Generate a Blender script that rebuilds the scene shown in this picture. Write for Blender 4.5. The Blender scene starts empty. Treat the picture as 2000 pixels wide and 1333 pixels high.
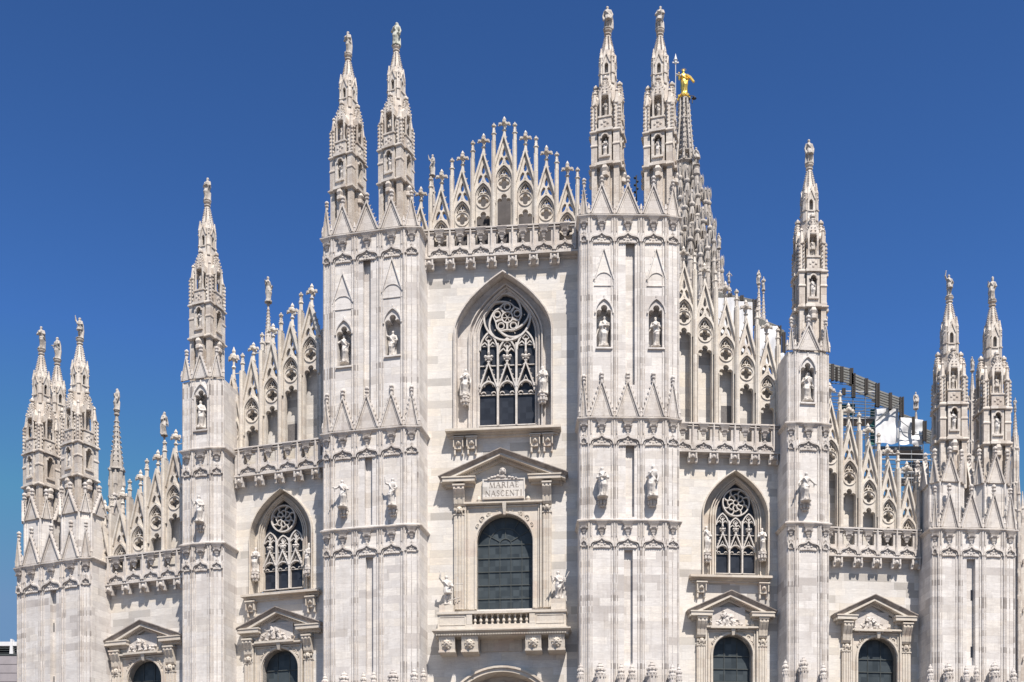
import bpy, math, random
from mathutils import Vector, Matrix
from mathutils.geometry import tessellate_polygon
R = math.radians
C = bpy.context.scene.collection
scene = bpy.context.scene
random.seed(7)

# ---------------------------------------------------------------- camera
F, YH, CX, CZ, D0 = 2330.0, 1800.0, 1000.0, 1.7, 80.0      # focal length and horizon in photo pixels, eye height, distance
cam = bpy.data.cameras.new('camera')
cam.sensor_width = 36.0
cam.lens = 36.0 * F / 2000.0
cam.shift_y = (YH - 666.5) / 2000.0
cam.clip_start, cam.clip_end = 0.5, 9000.0
cam_ob = bpy.data.objects.new('camera', cam)
C.objects.link(cam_ob)
cam_ob.location = (0, 0, CZ)
cam_ob.rotation_euler = (R(90), 0, 0)
scene.camera = cam_ob

# ---------------------------------------------------------------- sky, sun, exposure
SUN_EL, SUN_AZ = R(57), R(20)          # azimuth to the right of the line from the facade to the camera
world = bpy.data.worlds.new('World')
scene.world = world
world.use_nodes = True
wn = world.node_tree
bg = wn.nodes['Background']
sky = wn.nodes.new('ShaderNodeTexSky')
sky.sky_type = 'NISHITA'
sky.sun_disc = False
sky.sun_elevation = SUN_EL
sky.sun_rotation = R(180) - SUN_AZ
sky.air_density, sky.dust_density, sky.ozone_density = 1.1, 0.6, 7.0
sky.altitude = 100
sg_ = wn.nodes.new('ShaderNodeGamma'); sg_.inputs[1].default_value = 2.0
sh_ = wn.nodes.new('ShaderNodeHueSaturation'); sh_.inputs['Saturation'].default_value = 0.95; sh_.inputs['Hue'].default_value = 0.489; sh_.inputs['Value'].default_value = 1.0
sk_ = wn.nodes.new('ShaderNodeMix'); sk_.data_type = 'RGBA'; sk_.blend_type = 'DARKEN'; sk_.inputs[0].default_value = 1.0
sk_.inputs[7].default_value = (4.2, 7.8, 13.5, 1)           # a clear sky without the bright haze round the sun
wn.links.new(sky.outputs[0], sg_.inputs[0]); wn.links.new(sg_.outputs[0], sh_.inputs['Color']); wn.links.new(sh_.outputs[0], sk_.inputs[6]); wn.links.new(sk_.outputs[2], bg.inputs[0])
bg.inputs[1].default_value = 0.0285
sl = bpy.data.lights.new('sun', 'SUN')
sl.energy = 4.9
sl.angle = R(0.53)
sl.color = (1.0, 0.925, 0.84)
so = bpy.data.objects.new('sun', sl)
C.objects.link(so)
sd = Vector((math.sin(SUN_AZ) * math.cos(SUN_EL), -math.cos(SUN_AZ) * math.cos(SUN_EL), math.sin(SUN_EL)))
so.rotation_euler = (-sd).to_track_quat('-Z', 'Y').to_euler()
so.location = (60, -60, 120)
vs = scene.view_settings
vs.view_transform = 'Standard'
vs.look = 'None'
vs.exposure = 0.40
vs.gamma = 1.0
scene.cycles.max_bounces = 6
scene.cycles.diffuse_bounces = 2

# ---------------------------------------------------------------- materials
class NT:
    def __init__(s, m):
        m.use_nodes = True
        s.t = m.node_tree
        s.b = s.t.nodes['Principled BSDF']
    def n(s, t, **kw):
        x = s.t.nodes.new(t)
        for k, v in kw.items(): setattr(x, k, v)
        return x
    def l(s, a, b): s.t.links.new(a, b)
    def math(s, op, a, b=None, c=None):
        x = s.n('ShaderNodeMath', operation=op)
        for i, v in enumerate((a, b, c)):
            if v is None: continue
            if hasattr(v, 'links'): s.l(v, x.inputs[i])
            else: x.inputs[i].default_value = v
        return x.outputs[0]
    def mix(s, fac, a, b, bt='MIX'):
        x = s.n('ShaderNodeMix', data_type='RGBA', blend_type=bt)
        for i, v in ((0, fac), (6, a), (7, b)):
            if hasattr(v, 'links'): s.l(v, x.inputs[i])
            elif i == 0: x.inputs[0].default_value = v
            else: x.inputs[i].default_value = (*v, 1)
        return x.outputs[2]
    def ramp(s, fac, stops, interp='LINEAR'):
        x = s.n('ShaderNodeValToRGB')
        cr = x.color_ramp
        cr.interpolation = interp
        while len(cr.elements) < len(stops): cr.elements.new(0.5)
        for e, (p, c) in zip(cr.elements, stops):
            e.position = p
            e.color = (*c, 1) if not isinstance(c, (int, float)) else (c, c, c, 1)
        s.l(fac, x.inputs[0])
        return x.outputs[0]

def noise(n, vec, scale, detail=4, rough=0.55):
    x = n.n('ShaderNodeTexNoise')
    x.inputs['Scale'].default_value = scale
    x.inputs['Detail'].default_value = detail
    x.inputs['Roughness'].default_value = rough
    n.l(vec, x.inputs['Vector'])
    return x.outputs['Fac']

def mapped(n, vec, sc):
    x = n.n('ShaderNodeMapping')
    x.inputs['Scale'].default_value = sc
    n.l(vec, x.inputs['Vector'])
    return x.outputs[0]

def marble(name, stops, bw, bh, grime=0.25, grime_col=(0.30, 0.26, 0.22), joint=0.22, bump=0.25, vein=0.55, gmin=0.56, gscale=0.35, warm=0.3):
    """Coursed marble: random tone per block, veins inside the block, thin joints, rain streaks."""
    m = bpy.data.materials.new(name)
    n = NT(m)
    tc = n.n('ShaderNodeTexCoord')
    obj = tc.outputs['Object']
    info = n.n('ShaderNodeObjectInfo')
    sep = n.n('ShaderNodeSeparateXYZ')
    n.l(obj, sep.inputs[0])
    x = n.math('ADD', n.math('MULTIPLY_ADD', sep.outputs[1], 0.83, sep.outputs[0]), n.math('MULTIPLY', info.outputs['Random'], 37.0))
    z = sep.outputs[2]
    def blocks(w, h, seed):
        rz = n.math('DIVIDE', z, h)
        row = n.math('FLOOR', rz)
        w1 = n.n('ShaderNodeTexWhiteNoise', noise_dimensions='1D')
        n.l(n.math('ADD', row, seed), w1.inputs['W'])
        cx = n.math('DIVIDE', n.math('MULTIPLY_ADD', w1.outputs[0], w * 3, x), w)
        col = n.math('FLOOR', cx)
        cb = n.n('ShaderNodeCombineXYZ')
        n.l(col, cb.inputs[0]); n.l(row, cb.inputs[1]); cb.inputs[2].default_value = seed
        w2 = n.n('ShaderNodeTexWhiteNoise', noise_dimensions='3D')
        n.l(cb.outputs[0], w2.inputs['Vector'])
        fz = n.math('FRACT', rz); fx = n.math('FRACT', cx)
        jz = n.math('LESS_THAN', fz, 0.018 / h)
        jx = n.math('LESS_THAN', fx, 0.018 / w)
        return w2, n.math('MAXIMUM', jz, jx), cb.outputs[0]
    wa, ja, cell = blocks(bw, bh, 3.0)
    wb, jb, _ = blocks(bw * 2.7, bh * 3.0, 11.0)
    val = n.math('MULTIPLY_ADD', wa.outputs['Value'], 0.62, n.math('MULTIPLY', wb.outputs['Value'], 0.38))
    col = n.ramp(val, stops)
    # veins, turned differently in every block
    vm = n.n('ShaderNodeVectorMath', operation='MULTIPLY_ADD')
    n.l(wa.outputs['Color'], vm.inputs[0]); vm.inputs[1].default_value = (9, 9, 9); n.l(obj, vm.inputs[2])
    v1 = noise(n, mapped(n, vm.outputs[0], (0.9, 0.9, 4.5)), 1.3, 6, 0.62)
    vv = n.ramp(v1, [(0.36, 0.0), (0.50, 1.0), (0.64, 0.0)])
    col = n.mix(n.math('MULTIPLY', vv, vein * 0.55), col, (0.50, 0.47, 0.47))
    wp = n.ramp(noise(n, mapped(n, obj, (1, 1, 0.6)), 0.55, 5, 0.6), [(0.42, 0.0), (0.62, 1.0)])
    col = n.mix(n.math('MULTIPLY', wp, warm), col, (1.0, 0.935, 0.845), 'MULTIPLY')
    gp = n.ramp(noise(n, mapped(n, vm.outputs[0], (0.5, 0.5, 1.6)), 0.8, 5, 0.65), [(0.50, 0.0), (0.66, 1.0)])
    col = n.mix(n.math('MULTIPLY', gp, vein), col, (0.80, 0.80, 0.81), 'MULTIPLY')
    g1 = noise(n, mapped(n, obj, (1.0, 1.0, 0.22)), gscale * 2.2, 7, 0.62)
    g2 = noise(n, obj, 2.6, 6, 0.68)
    g3 = noise(n, obj, 0.16, 3, 0.5)
    g = n.math('MULTIPLY_ADD', g1, 0.45, n.math('MULTIPLY_ADD', g2, 0.33, n.math('MULTIPLY', g3, 0.22)))
    gf = n.ramp(g, [(gmin - 0.08, 0.0), (gmin + 0.10, 1.0)])
    col = n.mix(n.math('MULTIPLY', gf, grime), col, grime_col, 'MIX')
    st = noise(n, mapped(n, obj, (3.4, 3.4, 0.16)), 1.0, 5, 0.6)
    sf = n.math('MULTIPLY', n.ramp(st, [(0.56, 0.0), (0.70, 1.0)]), n.ramp(g2, [(0.38, 0.0), (0.6, 1.0)]))
    col = n.mix(n.math('MULTIPLY', sf, min(0.55, grime * 1.1)), col, tuple(c * 0.8 for c in grime_col))
    fine = noise(n, obj, 9.0, 5, 0.7)
    col = n.mix(0.22, col, n.ramp(fine, [(0.3, 0.55), (0.7, 1.0)]), 'MULTIPLY')
    col = n.mix(n.math('MULTIPLY', ja, joint), col, (0.22, 0.20, 0.18))
    n.l(col, n.b.inputs['Base Color'])
    n.b.inputs['Roughness'].default_value = 0.62
    n.b.inputs['Specular IOR Level'].default_value = 0.25
    if bump:
        bp = n.n('ShaderNodeBump')
        bp.inputs['Strength'].default_value = bump
        bp.inputs['Distance'].default_value = 0.05
        n.l(n.math('SUBTRACT', n.math('MULTIPLY_ADD', g2, 0.6, n.math('MULTIPLY', fine, 0.4)), n.math('MULTIPLY', ja, 0.3)), bp.inputs['Height'])
        n.l(bp.outputs[0], n.b.inputs['Normal'])
    return m

def simple(name, col, rough=0.6, metal=0.0, var=0.2, scale=3.0, spec=0.4):
    m = bpy.data.materials.new(name)
    n = NT(m)
    tc = n.n('ShaderNodeTexCoord')
    f = noise(n, tc.outputs['Object'], scale, 5, 0.6)
    c = n.ramp(f, [(0.25, tuple(v * (1 - var) for v in col)), (0.75, tuple(min(1, v * (1 + var)) for v in col))])
    n.l(c, n.b.inputs['Base Color'])
    n.b.inputs['Roughness'].default_value = rough
    n.b.inputs['Metallic'].default_value = metal
    n.b.inputs['Specular IOR Level'].default_value = spec
    return m

M = {}
M['pier'] = marble('pier_marble', [(0.06, (0.54, 0.50, 0.47)), (0.17, (0.70, 0.66, 0.63)), (0.36, (0.78, 0.745, 0.71)), (0.58, (0.88, 0.845, 0.81)), (0.78, (0.87, 0.815, 0.745)), (0.95, (0.66, 0.62, 0.58))], 1.35, 0.52, warm=0.12, grime=0.36, grime_col=(0.42, 0.36, 0.31), gmin=0.54)
M['bay'] = marble('bay_marble', [(0.08, (0.47, 0.45, 0.42)), (0.22, (0.68, 0.655, 0.62)), (0.42, (0.79, 0.77, 0.74)), (0.62, (0.82, 0.785, 0.73)), (0.8, (0.80, 0.74, 0.65)), (0.93, (0.55, 0.53, 0.49))], 1.9, 0.52, grime=0.2, grime_col=(0.46, 0.41, 0.34), gmin=0.56)
M['trim'] = marble('carved_marble', [(0.1, (0.62, 0.57, 0.53)), (0.4, (0.74, 0.70, 0.665)), (0.7, (0.77, 0.72, 0.665)), (0.9, (0.66, 0.61, 0.56))], 0.8, 0.5, grime=0.42, grime_col=(0.38, 0.32, 0.27), joint=0.15, bump=0.5, gmin=0.52)
M['cream'] = marble('cream_marble', [(0.1, (0.62, 0.54, 0.45)), (0.4, (0.74, 0.68, 0.59)), (0.7, (0.77, 0.70, 0.60)), (0.9, (0.70, 0.60, 0.51))], 1.1, 0.6, grime=0.3, grime_col=(0.42, 0.34, 0.26), joint=0.12, bump=0.35, gmin=0.54)
M['screen'] = marble('screen_marble', [(0.1, (0.68, 0.61, 0.53)), (0.4, (0.80, 0.745, 0.66)), (0.7, (0.84, 0.785, 0.70)), (0.9, (0.72, 0.655, 0.58))], 0.7, 0.6, grime=0.42, grime_col=(0.40, 0.34, 0.28), joint=0.15, bump=0.4, gmin=0.52)
M['spire'] = marble('weathered_spire_marble', [(0.1, (0.62, 0.55, 0.48)), (0.4, (0.83, 0.775, 0.70)), (0.7, (0.88, 0.825, 0.75)), (0.9, (0.68, 0.61, 0.535))], 0.7, 0.55, grime=0.52, grime_col=(0.38, 0.30, 0.24), joint=0.2, bump=0.6, gmin=0.50, gscale=0.7)
M['dark_spire'] = marble('grey_weathered_marble', [(0.1, (0.56, 0.515, 0.46)), (0.5, (0.74, 0.685, 0.62)), (0.9, (0.62, 0.565, 0.50))], 0.7, 0.55, grime=0.6, grime_col=(0.22, 0.19, 0.165), joint=0.2, bump=0.6, gmin=0.5, gscale=0.7)
M['statue'] = marble('statue_marble', [(0.1, (0.68, 0.64, 0.60)), (0.5, (0.78, 0.75, 0.715)), (0.9, (0.72, 0.68, 0.63))], 3, 3, grime=0.55, grime_col=(0.36, 0.31, 0.26), joint=0, bump=0.4, gmin=0.53, gscale=2)
M['old_statue'] = marble('weathered_statue_marble', [(0.1, (0.50, 0.46, 0.41)), (0.5, (0.62, 0.58, 0.53)), (0.9, (0.55, 0.50, 0.45))], 3, 3, grime=0.6, grime_col=(0.28, 0.24, 0.20), joint=0, bump=0.5, gmin=0.5, gscale=2)
M['green_statue'] = marble('greenish_statue_stone', [(0.1, (0.46, 0.50, 0.43)), (0.5, (0.58, 0.60, 0.53)), (0.9, (0.52, 0.53, 0.46))], 3, 3, grime=0.5, grime_col=(0.33, 0.34, 0.28), joint=0, bump=0.5, gmin=0.5, gscale=2)
M['gold'] = simple('gilding', (1.0, 0.66, 0.16), 0.42, 0.75, 0.12, 6)
M['shaft'] = marble('wall_shaft_marble', [(0.12, (0.30, 0.27, 0.25)), (0.25, (0.62, 0.58, 0.54)), (0.5, (0.76, 0.72, 0.69)), (0.75, (0.72, 0.66, 0.60)), (0.9, (0.38, 0.345, 0.32))], 5.0, 0.38, grime=0.5, grime_col=(0.36, 0.31, 0.27), joint=0.3, bump=0.5, gmin=0.52, gscale=0.9)
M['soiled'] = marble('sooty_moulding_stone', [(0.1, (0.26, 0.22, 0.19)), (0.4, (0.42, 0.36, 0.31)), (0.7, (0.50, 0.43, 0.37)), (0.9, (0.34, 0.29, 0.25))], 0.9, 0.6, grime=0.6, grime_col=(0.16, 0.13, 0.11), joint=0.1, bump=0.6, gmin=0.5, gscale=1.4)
M['slate'] = simple('roof_stone', (0.115, 0.105, 0.105), 0.8, 0, 0.3, 1.5)
M['lead'] = simple('window_lead', (0.075, 0.085, 0.085), 0.5, 0, 0.2, 6)
M['ink'] = simple('letter_paint', (0.22, 0.19, 0.165), 0.7, 0, 0.1, 6)
M['fascia'] = simple('galvanised_sheet', (0.20, 0.20, 0.19), 0.5, 0.2, 0.25, 3)
M['truss'] = simple('dark_brown_truss_steel', (0.03, 0.024, 0.021), 0.6, 0.1, 0.3, 5)
M['tube'] = simple('scaffold_tube_steel', (0.16, 0.17, 0.18), 0.45, 0.5, 0.3, 6)
M['pale_tube'] = simple('pale_painted_tube', (0.62, 0.62, 0.62), 0.5, 0, 0.1, 6)
M['tarp'] = simple('white_tarpaulin', (0.80, 0.80, 0.81), 0.55, 0, 0.06, 2)
M['net'] = simple('green_netting', (0.06, 0.20, 0.19), 0.8, 0, 0.3, 10)
M['plank'] = simple('scaffold_plank', (0.17, 0.16, 0.16), 0.8, 0, 0.3, 8)
M['clad'] = simple('lilac_cladding', (0.36, 0.33, 0.345), 0.6, 0, 0.1, 1.2)
M['whitepaint'] = simple('white_painted_frame', (0.76, 0.76, 0.77), 0.5, 0, 0.05, 2)
M['paving'] = simple('piazza_paving', (0.15, 0.125, 0.105), 0.85, 0, 0.18, 0.8)
M['foliage'] = simple('dark_roof_cable', (0.03, 0.035, 0.045), 0.7, 0, 0.2, 4)

def glass(name, col, tint):
    m = bpy.data.materials.new(name)
    n = NT(m)
    tc = n.n('ShaderNodeTexCoord')
    sep = n.n('ShaderNodeSeparateXYZ'); n.l(tc.outputs['Object'], sep.inputs[0])
    cb = n.n('ShaderNodeCombineXYZ')
    n.l(n.math('FLOOR', n.math('DIVIDE', sep.outputs[0], 0.42)), cb.inputs[0])
    n.l(n.math('FLOOR', n.math('DIVIDE', sep.outputs[2], 0.42)), cb.inputs[1])
    w = n.n('ShaderNodeTexWhiteNoise', noise_dimensions='3D'); n.l(cb.outputs[0], w.inputs['Vector'])
    f = noise(n, tc.outputs['Object'], 1.5, 5)
    v = n.math('MULTIPLY_ADD', w.outputs['Value'], 0.5, n.math('MULTIPLY', f, 0.5))
    n.l(n.ramp(v, [(0.2, col), (0.8, tint)]), n.b.inputs['Base Color'])
    n.b.inputs['Roughness'].default_value = 0.35
    n.b.inputs['Specular IOR Level'].default_value = 0.35
    return m
M['darkglass'] = glass('stained_glass_seen_from_outside', (0.016, 0.019, 0.028), (0.034, 0.040, 0.055))
M['greenglass'] = glass('leaded_clear_glass', (0.034, 0.043, 0.050), (0.072, 0.088, 0.098))
M['offglass'] = glass('office_glass', (0.03, 0.035, 0.04), (0.06, 0.07, 0.08))

# ---------------------------------------------------------------- mesh builder; local axes: u right, v out of the wall, z up
class MB:
    def __init__(s): s.V, s.Fc, s.T = [], [], None
    def add(s, vs, fs):
        o = len(s.V)
        for u, v, z in vs:
            p = Vector((u, -v, z))
            if s.T is not None: p = s.T @ p
            s.V.append(tuple(p))
        s.Fc += [tuple(i + o for i in f) for f in fs]
    def box(s, u0, u1, v0, v1, z0, z1):
        s.add([(u0, v0, z0), (u1, v0, z0), (u1, v1, z0), (u0, v1, z0), (u0, v0, z1), (u1, v0, z1), (u1, v1, z1), (u0, v1, z1)],
              [(0, 1, 2, 3), (7, 6, 5, 4), (0, 4, 5, 1), (1, 5, 6, 2), (2, 6, 7, 3), (3, 7, 4, 0)])
    def hexa(s, p8):
        s.add(p8, [(0, 1, 2, 3), (7, 6, 5, 4), (0, 4, 5, 1), (1, 5, 6, 2), (2, 6, 7, 3), (3, 7, 4, 0)])
    def plate(s, out, holes=(), v0=-0.2, v1=0.0, back=True):
        loops = [out] + list(holes)
        flat = [p for l in loops for p in l]
        tris = tessellate_polygon([[Vector((p[0], p[1], 0)) for p in l] for l in loops])
        n = len(flat)
        vs = [(p[0], v1, p[1]) for p in flat] + [(p[0], v0, p[1]) for p in flat]
        fs = [tuple(t) for t in tris]
        if back: fs += [tuple(i + n for i in reversed(t)) for t in tris]
        o = 0
        for l in loops:
            k = len(l)
            for i in range(k):
                a, b = o + i, o + (i + 1) % k
                fs.append((a, b, b + n, a + n))
            o += k
        s.add(vs, fs)
    def band(s, pts, w, v0, v1, closed=False, w2=None):
        """a moulding of width w that follows a line drawn on the wall"""
        n = len(pts)
        L, Rr = [], []
        for i in range(n):
            if closed: a, b, c = pts[i - 1], pts[i], pts[(i + 1) % n]
            else: a, b, c = pts[max(i - 1, 0)], pts[i], pts[min(i + 1, n - 1)]
            d1 = Vector((b[0] - a[0], b[1] - a[1])); d2 = Vector((c[0] - b[0], c[1] - b[1]))
            if d1.length < 1e-7: d1 = d2
            if d2.length < 1e-7: d2 = d1
            d1 = d1.normalized(); d2 = d2.normalized()
            t = d1 + d2
            t = t.normalized() if t.length > 1e-6 else d1
            nrm = Vector((-t.y, t.x))
            k = 1.0 / max(0.45, nrm.dot(Vector((-d1.y, d1.x))))
            ww = w if w2 is None else w + (w2 - w) * i / max(1, n - 1)
            L.append((b[0] + nrm.x * ww / 2 * k, b[1] + nrm.y * ww / 2 * k))
            Rr.append((b[0] - nrm.x * ww / 2 * k, b[1] - nrm.y * ww / 2 * k))
        vs = [(p[0], v1, p[1]) for p in L] + [(p[0], v1, p[1]) for p in Rr] + [(p[0], v0, p[1]) for p in L] + [(p[0], v0, p[1]) for p in Rr]
        fs = []
        for i in range(n if closed else n - 1):
            j = (i + 1) % n
            fs += [(i, j, n + j, n + i), (i, 2 * n + i, 2 * n + j, j), (n + i, n + j, 3 * n + j, 3 * n + i), (2 * n + i, 3 * n + i, 3 * n + j, 2 * n + j)]
        if not closed:
            fs += [(0, n, 3 * n, 2 * n), (n - 1, 3 * n - 1, 4 * n - 1, 2 * n - 1)]
        s.add(vs, fs)
    def loft(s, A, B, closed=False):
        n = len(A)
        s.add(list(A) + list(B), [(i, (i + 1) % n, n + (i + 1) % n, n + i) for i in range(n if closed else n - 1)])
    def lathe(s, u, v, prof, n=8, rot=0.0, su=1.0, sv=1.0):
        vs, fs = [], []
        for r, z in prof:
            for k in range(n):
                a = rot + 2 * math.pi * k / n
                vs.append((u + su * r * math.cos(a), v + sv * r * math.sin(a), z))
        for i in range(len(prof) - 1):
            for k in range(n):
                kk = (k + 1) % n
                fs.append((i * n + k, i * n + kk, (i + 1) * n + kk, (i + 1) * n + k))
        fs.append(tuple(range(n - 1, -1, -1)))
        fs.append(tuple((len(prof) - 1) * n + k for k in range(n)))
        s.add(vs, fs)
    def blob(s, c, r, n=6, m=4):
        if isinstance(r, (int, float)): r = (r, r, r)
        vs = [(c[0], c[1], c[2] - r[2])]
        for i in range(1, m):
            ph = -math.pi / 2 + math.pi * i / m
            for k in range(n):
                a = 2 * math.pi * k / n
                vs.append((c[0] + r[0] * math.cos(ph) * math.cos(a), c[1] + r[1] * math.cos(ph) * math.sin(a), c[2] + r[2] * math.sin(ph)))
        vs.append((c[0], c[1], c[2] + r[2]))
        fs = [(0, 1 + (k + 1) % n, 1 + k) for k in range(n)]
        for i in range(m - 2):
            for k in range(n):
                a, b = 1 + i * n + k, 1 + i * n + (k + 1) % n
                fs.append((a, b, b + n, a + n))
        t = len(vs) - 1
        fs += [(t, t - n + k, t - n + (k + 1) % n) for k in range(n)]
        s.add(vs, fs)
    def tube(s, pts, r, n=6, r2=None):
        P = [Vector(p) for p in pts]
        vs, fs = [], []
        for i, p in enumerate(P):
            d = (P[min(i + 1, len(P) - 1)] - P[max(i - 1, 0)]).normalized()
            a = d.cross(Vector((0, 0, 1)))
            if a.length < 0.05: a = d.cross(Vector((1, 0, 0)))
            a.normalize()
            b = d.cross(a)
            rr = r if r2 is None else r + (r2 - r) * i / (len(P) - 1)
            for k in range(n):
                t = 2 * math.pi * k / n
                vs.append(tuple(p + a * rr * math.cos(t) + b * rr * math.sin(t)))
        for i in range(len(P) - 1):
            for k in range(n):
                kk = (k + 1) % n
                fs.append((i * n + k, i * n + kk, (i + 1) * n + kk, (i + 1) * n + k))
        fs.append(tuple(range(n))); fs.append(tuple((len(P) - 1) * n + k for k in reversed(range(n))))
        s.add(vs, fs)
    def sweep(s, plan, prof, cap=False):
        """a cornice profile [(offset, z)] carried round a plan line [(u, v)]; offset pushes outwards (to the left of travel is inside)"""
        n = len(plan)
        nr = []
        for i in range(n):
            a, b, c = plan[max(i - 1, 0)], plan[i], plan[min(i + 1, n - 1)]
            d1 = Vector((b[0] - a[0], b[1] - a[1])); d2 = Vector((c[0] - b[0], c[1] - b[1]))
            if d1.length < 1e-7: d1 = d2
            if d2.length < 1e-7: d2 = d1
            n1 = Vector((-d1.y, d1.x)).normalized(); n2 = Vector((-d2.y, d2.x)).normalized()
            t = (n1 + n2).normalized()
            nr.append(t / max(0.4, t.dot(n1)))
        vs, fs = [], []
        for o, z in prof:
            for i in range(n): vs.append((plan[i][0] + nr[i].x * o, plan[i][1] + nr[i].y * o, z))
        for j in range(len(prof) - 1):
            for i in range(n - 1):
                fs.append((j * n + i, j * n + i + 1, (j + 1) * n + i + 1, (j + 1) * n + i))
        s.add(vs, fs)
    def add_mesh(s, me, mat):
        vs = [mat @ v.co for v in me.vertices]
        s.add([(p.x, -p.y, p.z) for p in vs], [tuple(p.vertices) for p in me.polygons])
    def mesh(s, name, mat, smooth=False):
        me = bpy.data.meshes.new(name)
        me.from_pydata(s.V, [], s.Fc)
        me.materials.append(M[mat] if isinstance(mat, str) else mat)
        if smooth: me.polygons.foreach_set('use_smooth', [True] * len(me.polygons))
        me.update()
        return me

def put(name, data, parent=None, mat=None):
    o = bpy.data.objects.new(name, data)
    C.objects.link(o)
    if parent is not None: o.parent = parent
    if mat is not None: o.matrix_local = mat
    return o
def part(name, mb, mat, parent, mtx=None, smooth=False, label=None):
    o = put(name, mb.mesh(name, mat, smooth), parent, mtx)
    if label: o['label'] = label
    return o
def tag(o, label, cat, group=None, kind=None):
    o['label'] = label; o['category'] = cat
    if group: o['group'] = group
    if kind: o['kind'] = kind
    return o
def structure(o):
    o['kind'] = 'structure'
    return o

# ---------------------------------------------------------------- outlines
def arc(c, r, a0, a1, n=6, ry=None):
    ry = ry or r
    return [(c[0] + r * math.cos(R(a0 + (a1 - a0) * i / n)), c[1] + ry * math.sin(R(a0 + (a1 - a0) * i / n))) for i in range(n + 1)]
def gothic(u0, u1, zs, za, n=8):
    """pointed arch from (u0, zs) over the apex to (u1, zs)"""
    a, h = (u1 - u0) / 2, za - zs
    rr = (a * a + h * h) / (2 * a)
    uc = (u0 + u1) / 2
    th = math.acos(max(-1, min(1, (rr - a) / rr)))
    left = [(u0 + rr - rr * math.cos(th * i / n), zs + rr * math.sin(th * i / n)) for i in range(n + 1)]
    left[-1] = (uc, za)
    return left + [(2 * uc - p[0], p[1]) for p in reversed(left[:-1])]
def sharp_arch(u0, u1, zs, za, n=8, sharp=True):
    """pointed arch with straighter flanks"""
    a, h, uc = (u1 - u0) / 2, za - zs, (u0 + u1) / 2
    c = [(-1, 0), (-1, .26), (-.69, .66), (0, 1)] if sharp else [(-1, 0), (-1, .30), (-.75, .68), (0, 1)]
    out = []
    for i in range(n + 1):
        t = i / n
        w = ((1 - t) ** 3, 3 * t * (1 - t) ** 2, 3 * t * t * (1 - t), t ** 3)
        out.append((uc + a * sum(k * q[0] for k, q in zip(w, c)), zs + h * sum(k * q[1] for k, q in zip(w, c))))
    return out + [(2 * uc - p[0], p[1]) for p in reversed(out[:-1])]
def roundarch(u0, u1, zs, n=16):
    a = (u1 - u0) / 2
    return [((u0 + u1) / 2 - a * math.cos(math.pi * i / n), zs + a * math.sin(math.pi * i / n)) for i in range(n + 1)]
def bez(p, n=6):
    out = []
    for i in range(n + 1):
        t = i / n
        if len(p) == 3: w = ((1 - t) ** 2, 2 * t * (1 - t), t * t)
        else: w = ((1 - t) ** 3, 3 * t * (1 - t) ** 2, 3 * t * t * (1 - t), t ** 3)
        out.append((sum(a * q[0] for a, q in zip(w, p)), sum(a * q[1] for a, q in zip(w, p))))
    return out
def ogee(uc, hw, zf, za):
    h = za - zf
    l = bez([(-hw, 0), (-hw, 0.52 * h), (-0.5 * hw, 0.58 * h)], 5) + bez([(-0.5 * hw, 0.58 * h), (-0.12 * hw, 0.64 * h), (0, h)], 4)[1:]
    l = [(uc + a, zf + b) for a, b in l]
    return l + [(2 * uc - a, b) for a, b in reversed(l[:-1])]
def foil(c, n, d, r, k=5, rot=90):
    """outline of n overlapping lobes"""
    out = []
    for j in range(n):
        for i in range(k):
            ph = (i / (k - 1) - 0.5) * 2 * math.pi / n * 0.999
            q = r * r - (d * math.sin(ph)) ** 2
            rad = d * math.cos(ph) + math.sqrt(max(q, 0.0))
            a = R(rot) + 2 * math.pi * j / n + ph
            if i == k - 1: continue
            out.append((c[0] + rad * math.cos(a), c[1] + rad * math.sin(a)))
    return out
def trefoil_head(uc, hw, zb, zt):
    """opening with a three-lobed head, anticlockwise from bottom left... listed clockwise"""
    s = hw / 13.0
    zz = zt - 5.5 * s - 1.0 * s
    p = [(uc - hw, zb)]
    p += arc((uc - 8.2 * s, zz - 7.5 * s), 4.8 * s, 180, 45, 4)
    p += arc((uc, zz), 5.6 * s, 215, -35, 7)
    p += arc((uc + 8.2 * s, zz - 7.5 * s), 4.8 * s, 135, 0, 4)
    p += [(uc + hw, zb)]
    return p

# ---------------------------------------------------------------- plan of the front: sections between photo columns
class Sec:
    def __init__(s, x0, k0, x1, k1, back=0.0):
        A = Vector(((x0 - CX) / F * D0 * k0, D0 * k0)); B = Vector(((x1 - CX) / F * D0 * k1, D0 * k1))
        s.U = (B - A).normalized()
        s.N = Vector((s.U.y, -s.U.x))
        s.O = A - s.N * back
        s.len = (B - A).length
        s.M = Matrix(((s.U.x, -s.N.x, 0, s.O.x), (s.U.y, -s.N.y, 0, s.O.y), (0, 0, 1, 0), (0, 0, 0, 1)))
        s.xm = (x0 + x1) / 2
    def uz(s, px, py, v=0.0):
        d = Vector(((px - CX) / F, 1.0))
        t = (v + s.O.dot(s.N)) / d.dot(s.N)
        P = d * t
        return (P - s.O).dot(s.U), CZ + t * (YH - py) / F
    def u(s, px, v=0.0): return s.uz(px, 0, v)[0]
    def z(s, py, px=None, v=0.0): return s.uz(px if px is not None else s.xm, py, v)[1]
    def m(s, px=None, v=0.0):
        """metres per photo pixel"""
        return s.uz(px if px is not None else s.xm, 0, v)[1] - s.uz(px if px is not None else s.xm, 1, v)[1]
    def world(s, u, v, z): return s.M @ Vector((u, -v, z))
def W(px, py, Y): return Vector(((px - CX) / F * Y, Y, CZ + (YH - py) / F * Y))

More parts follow.
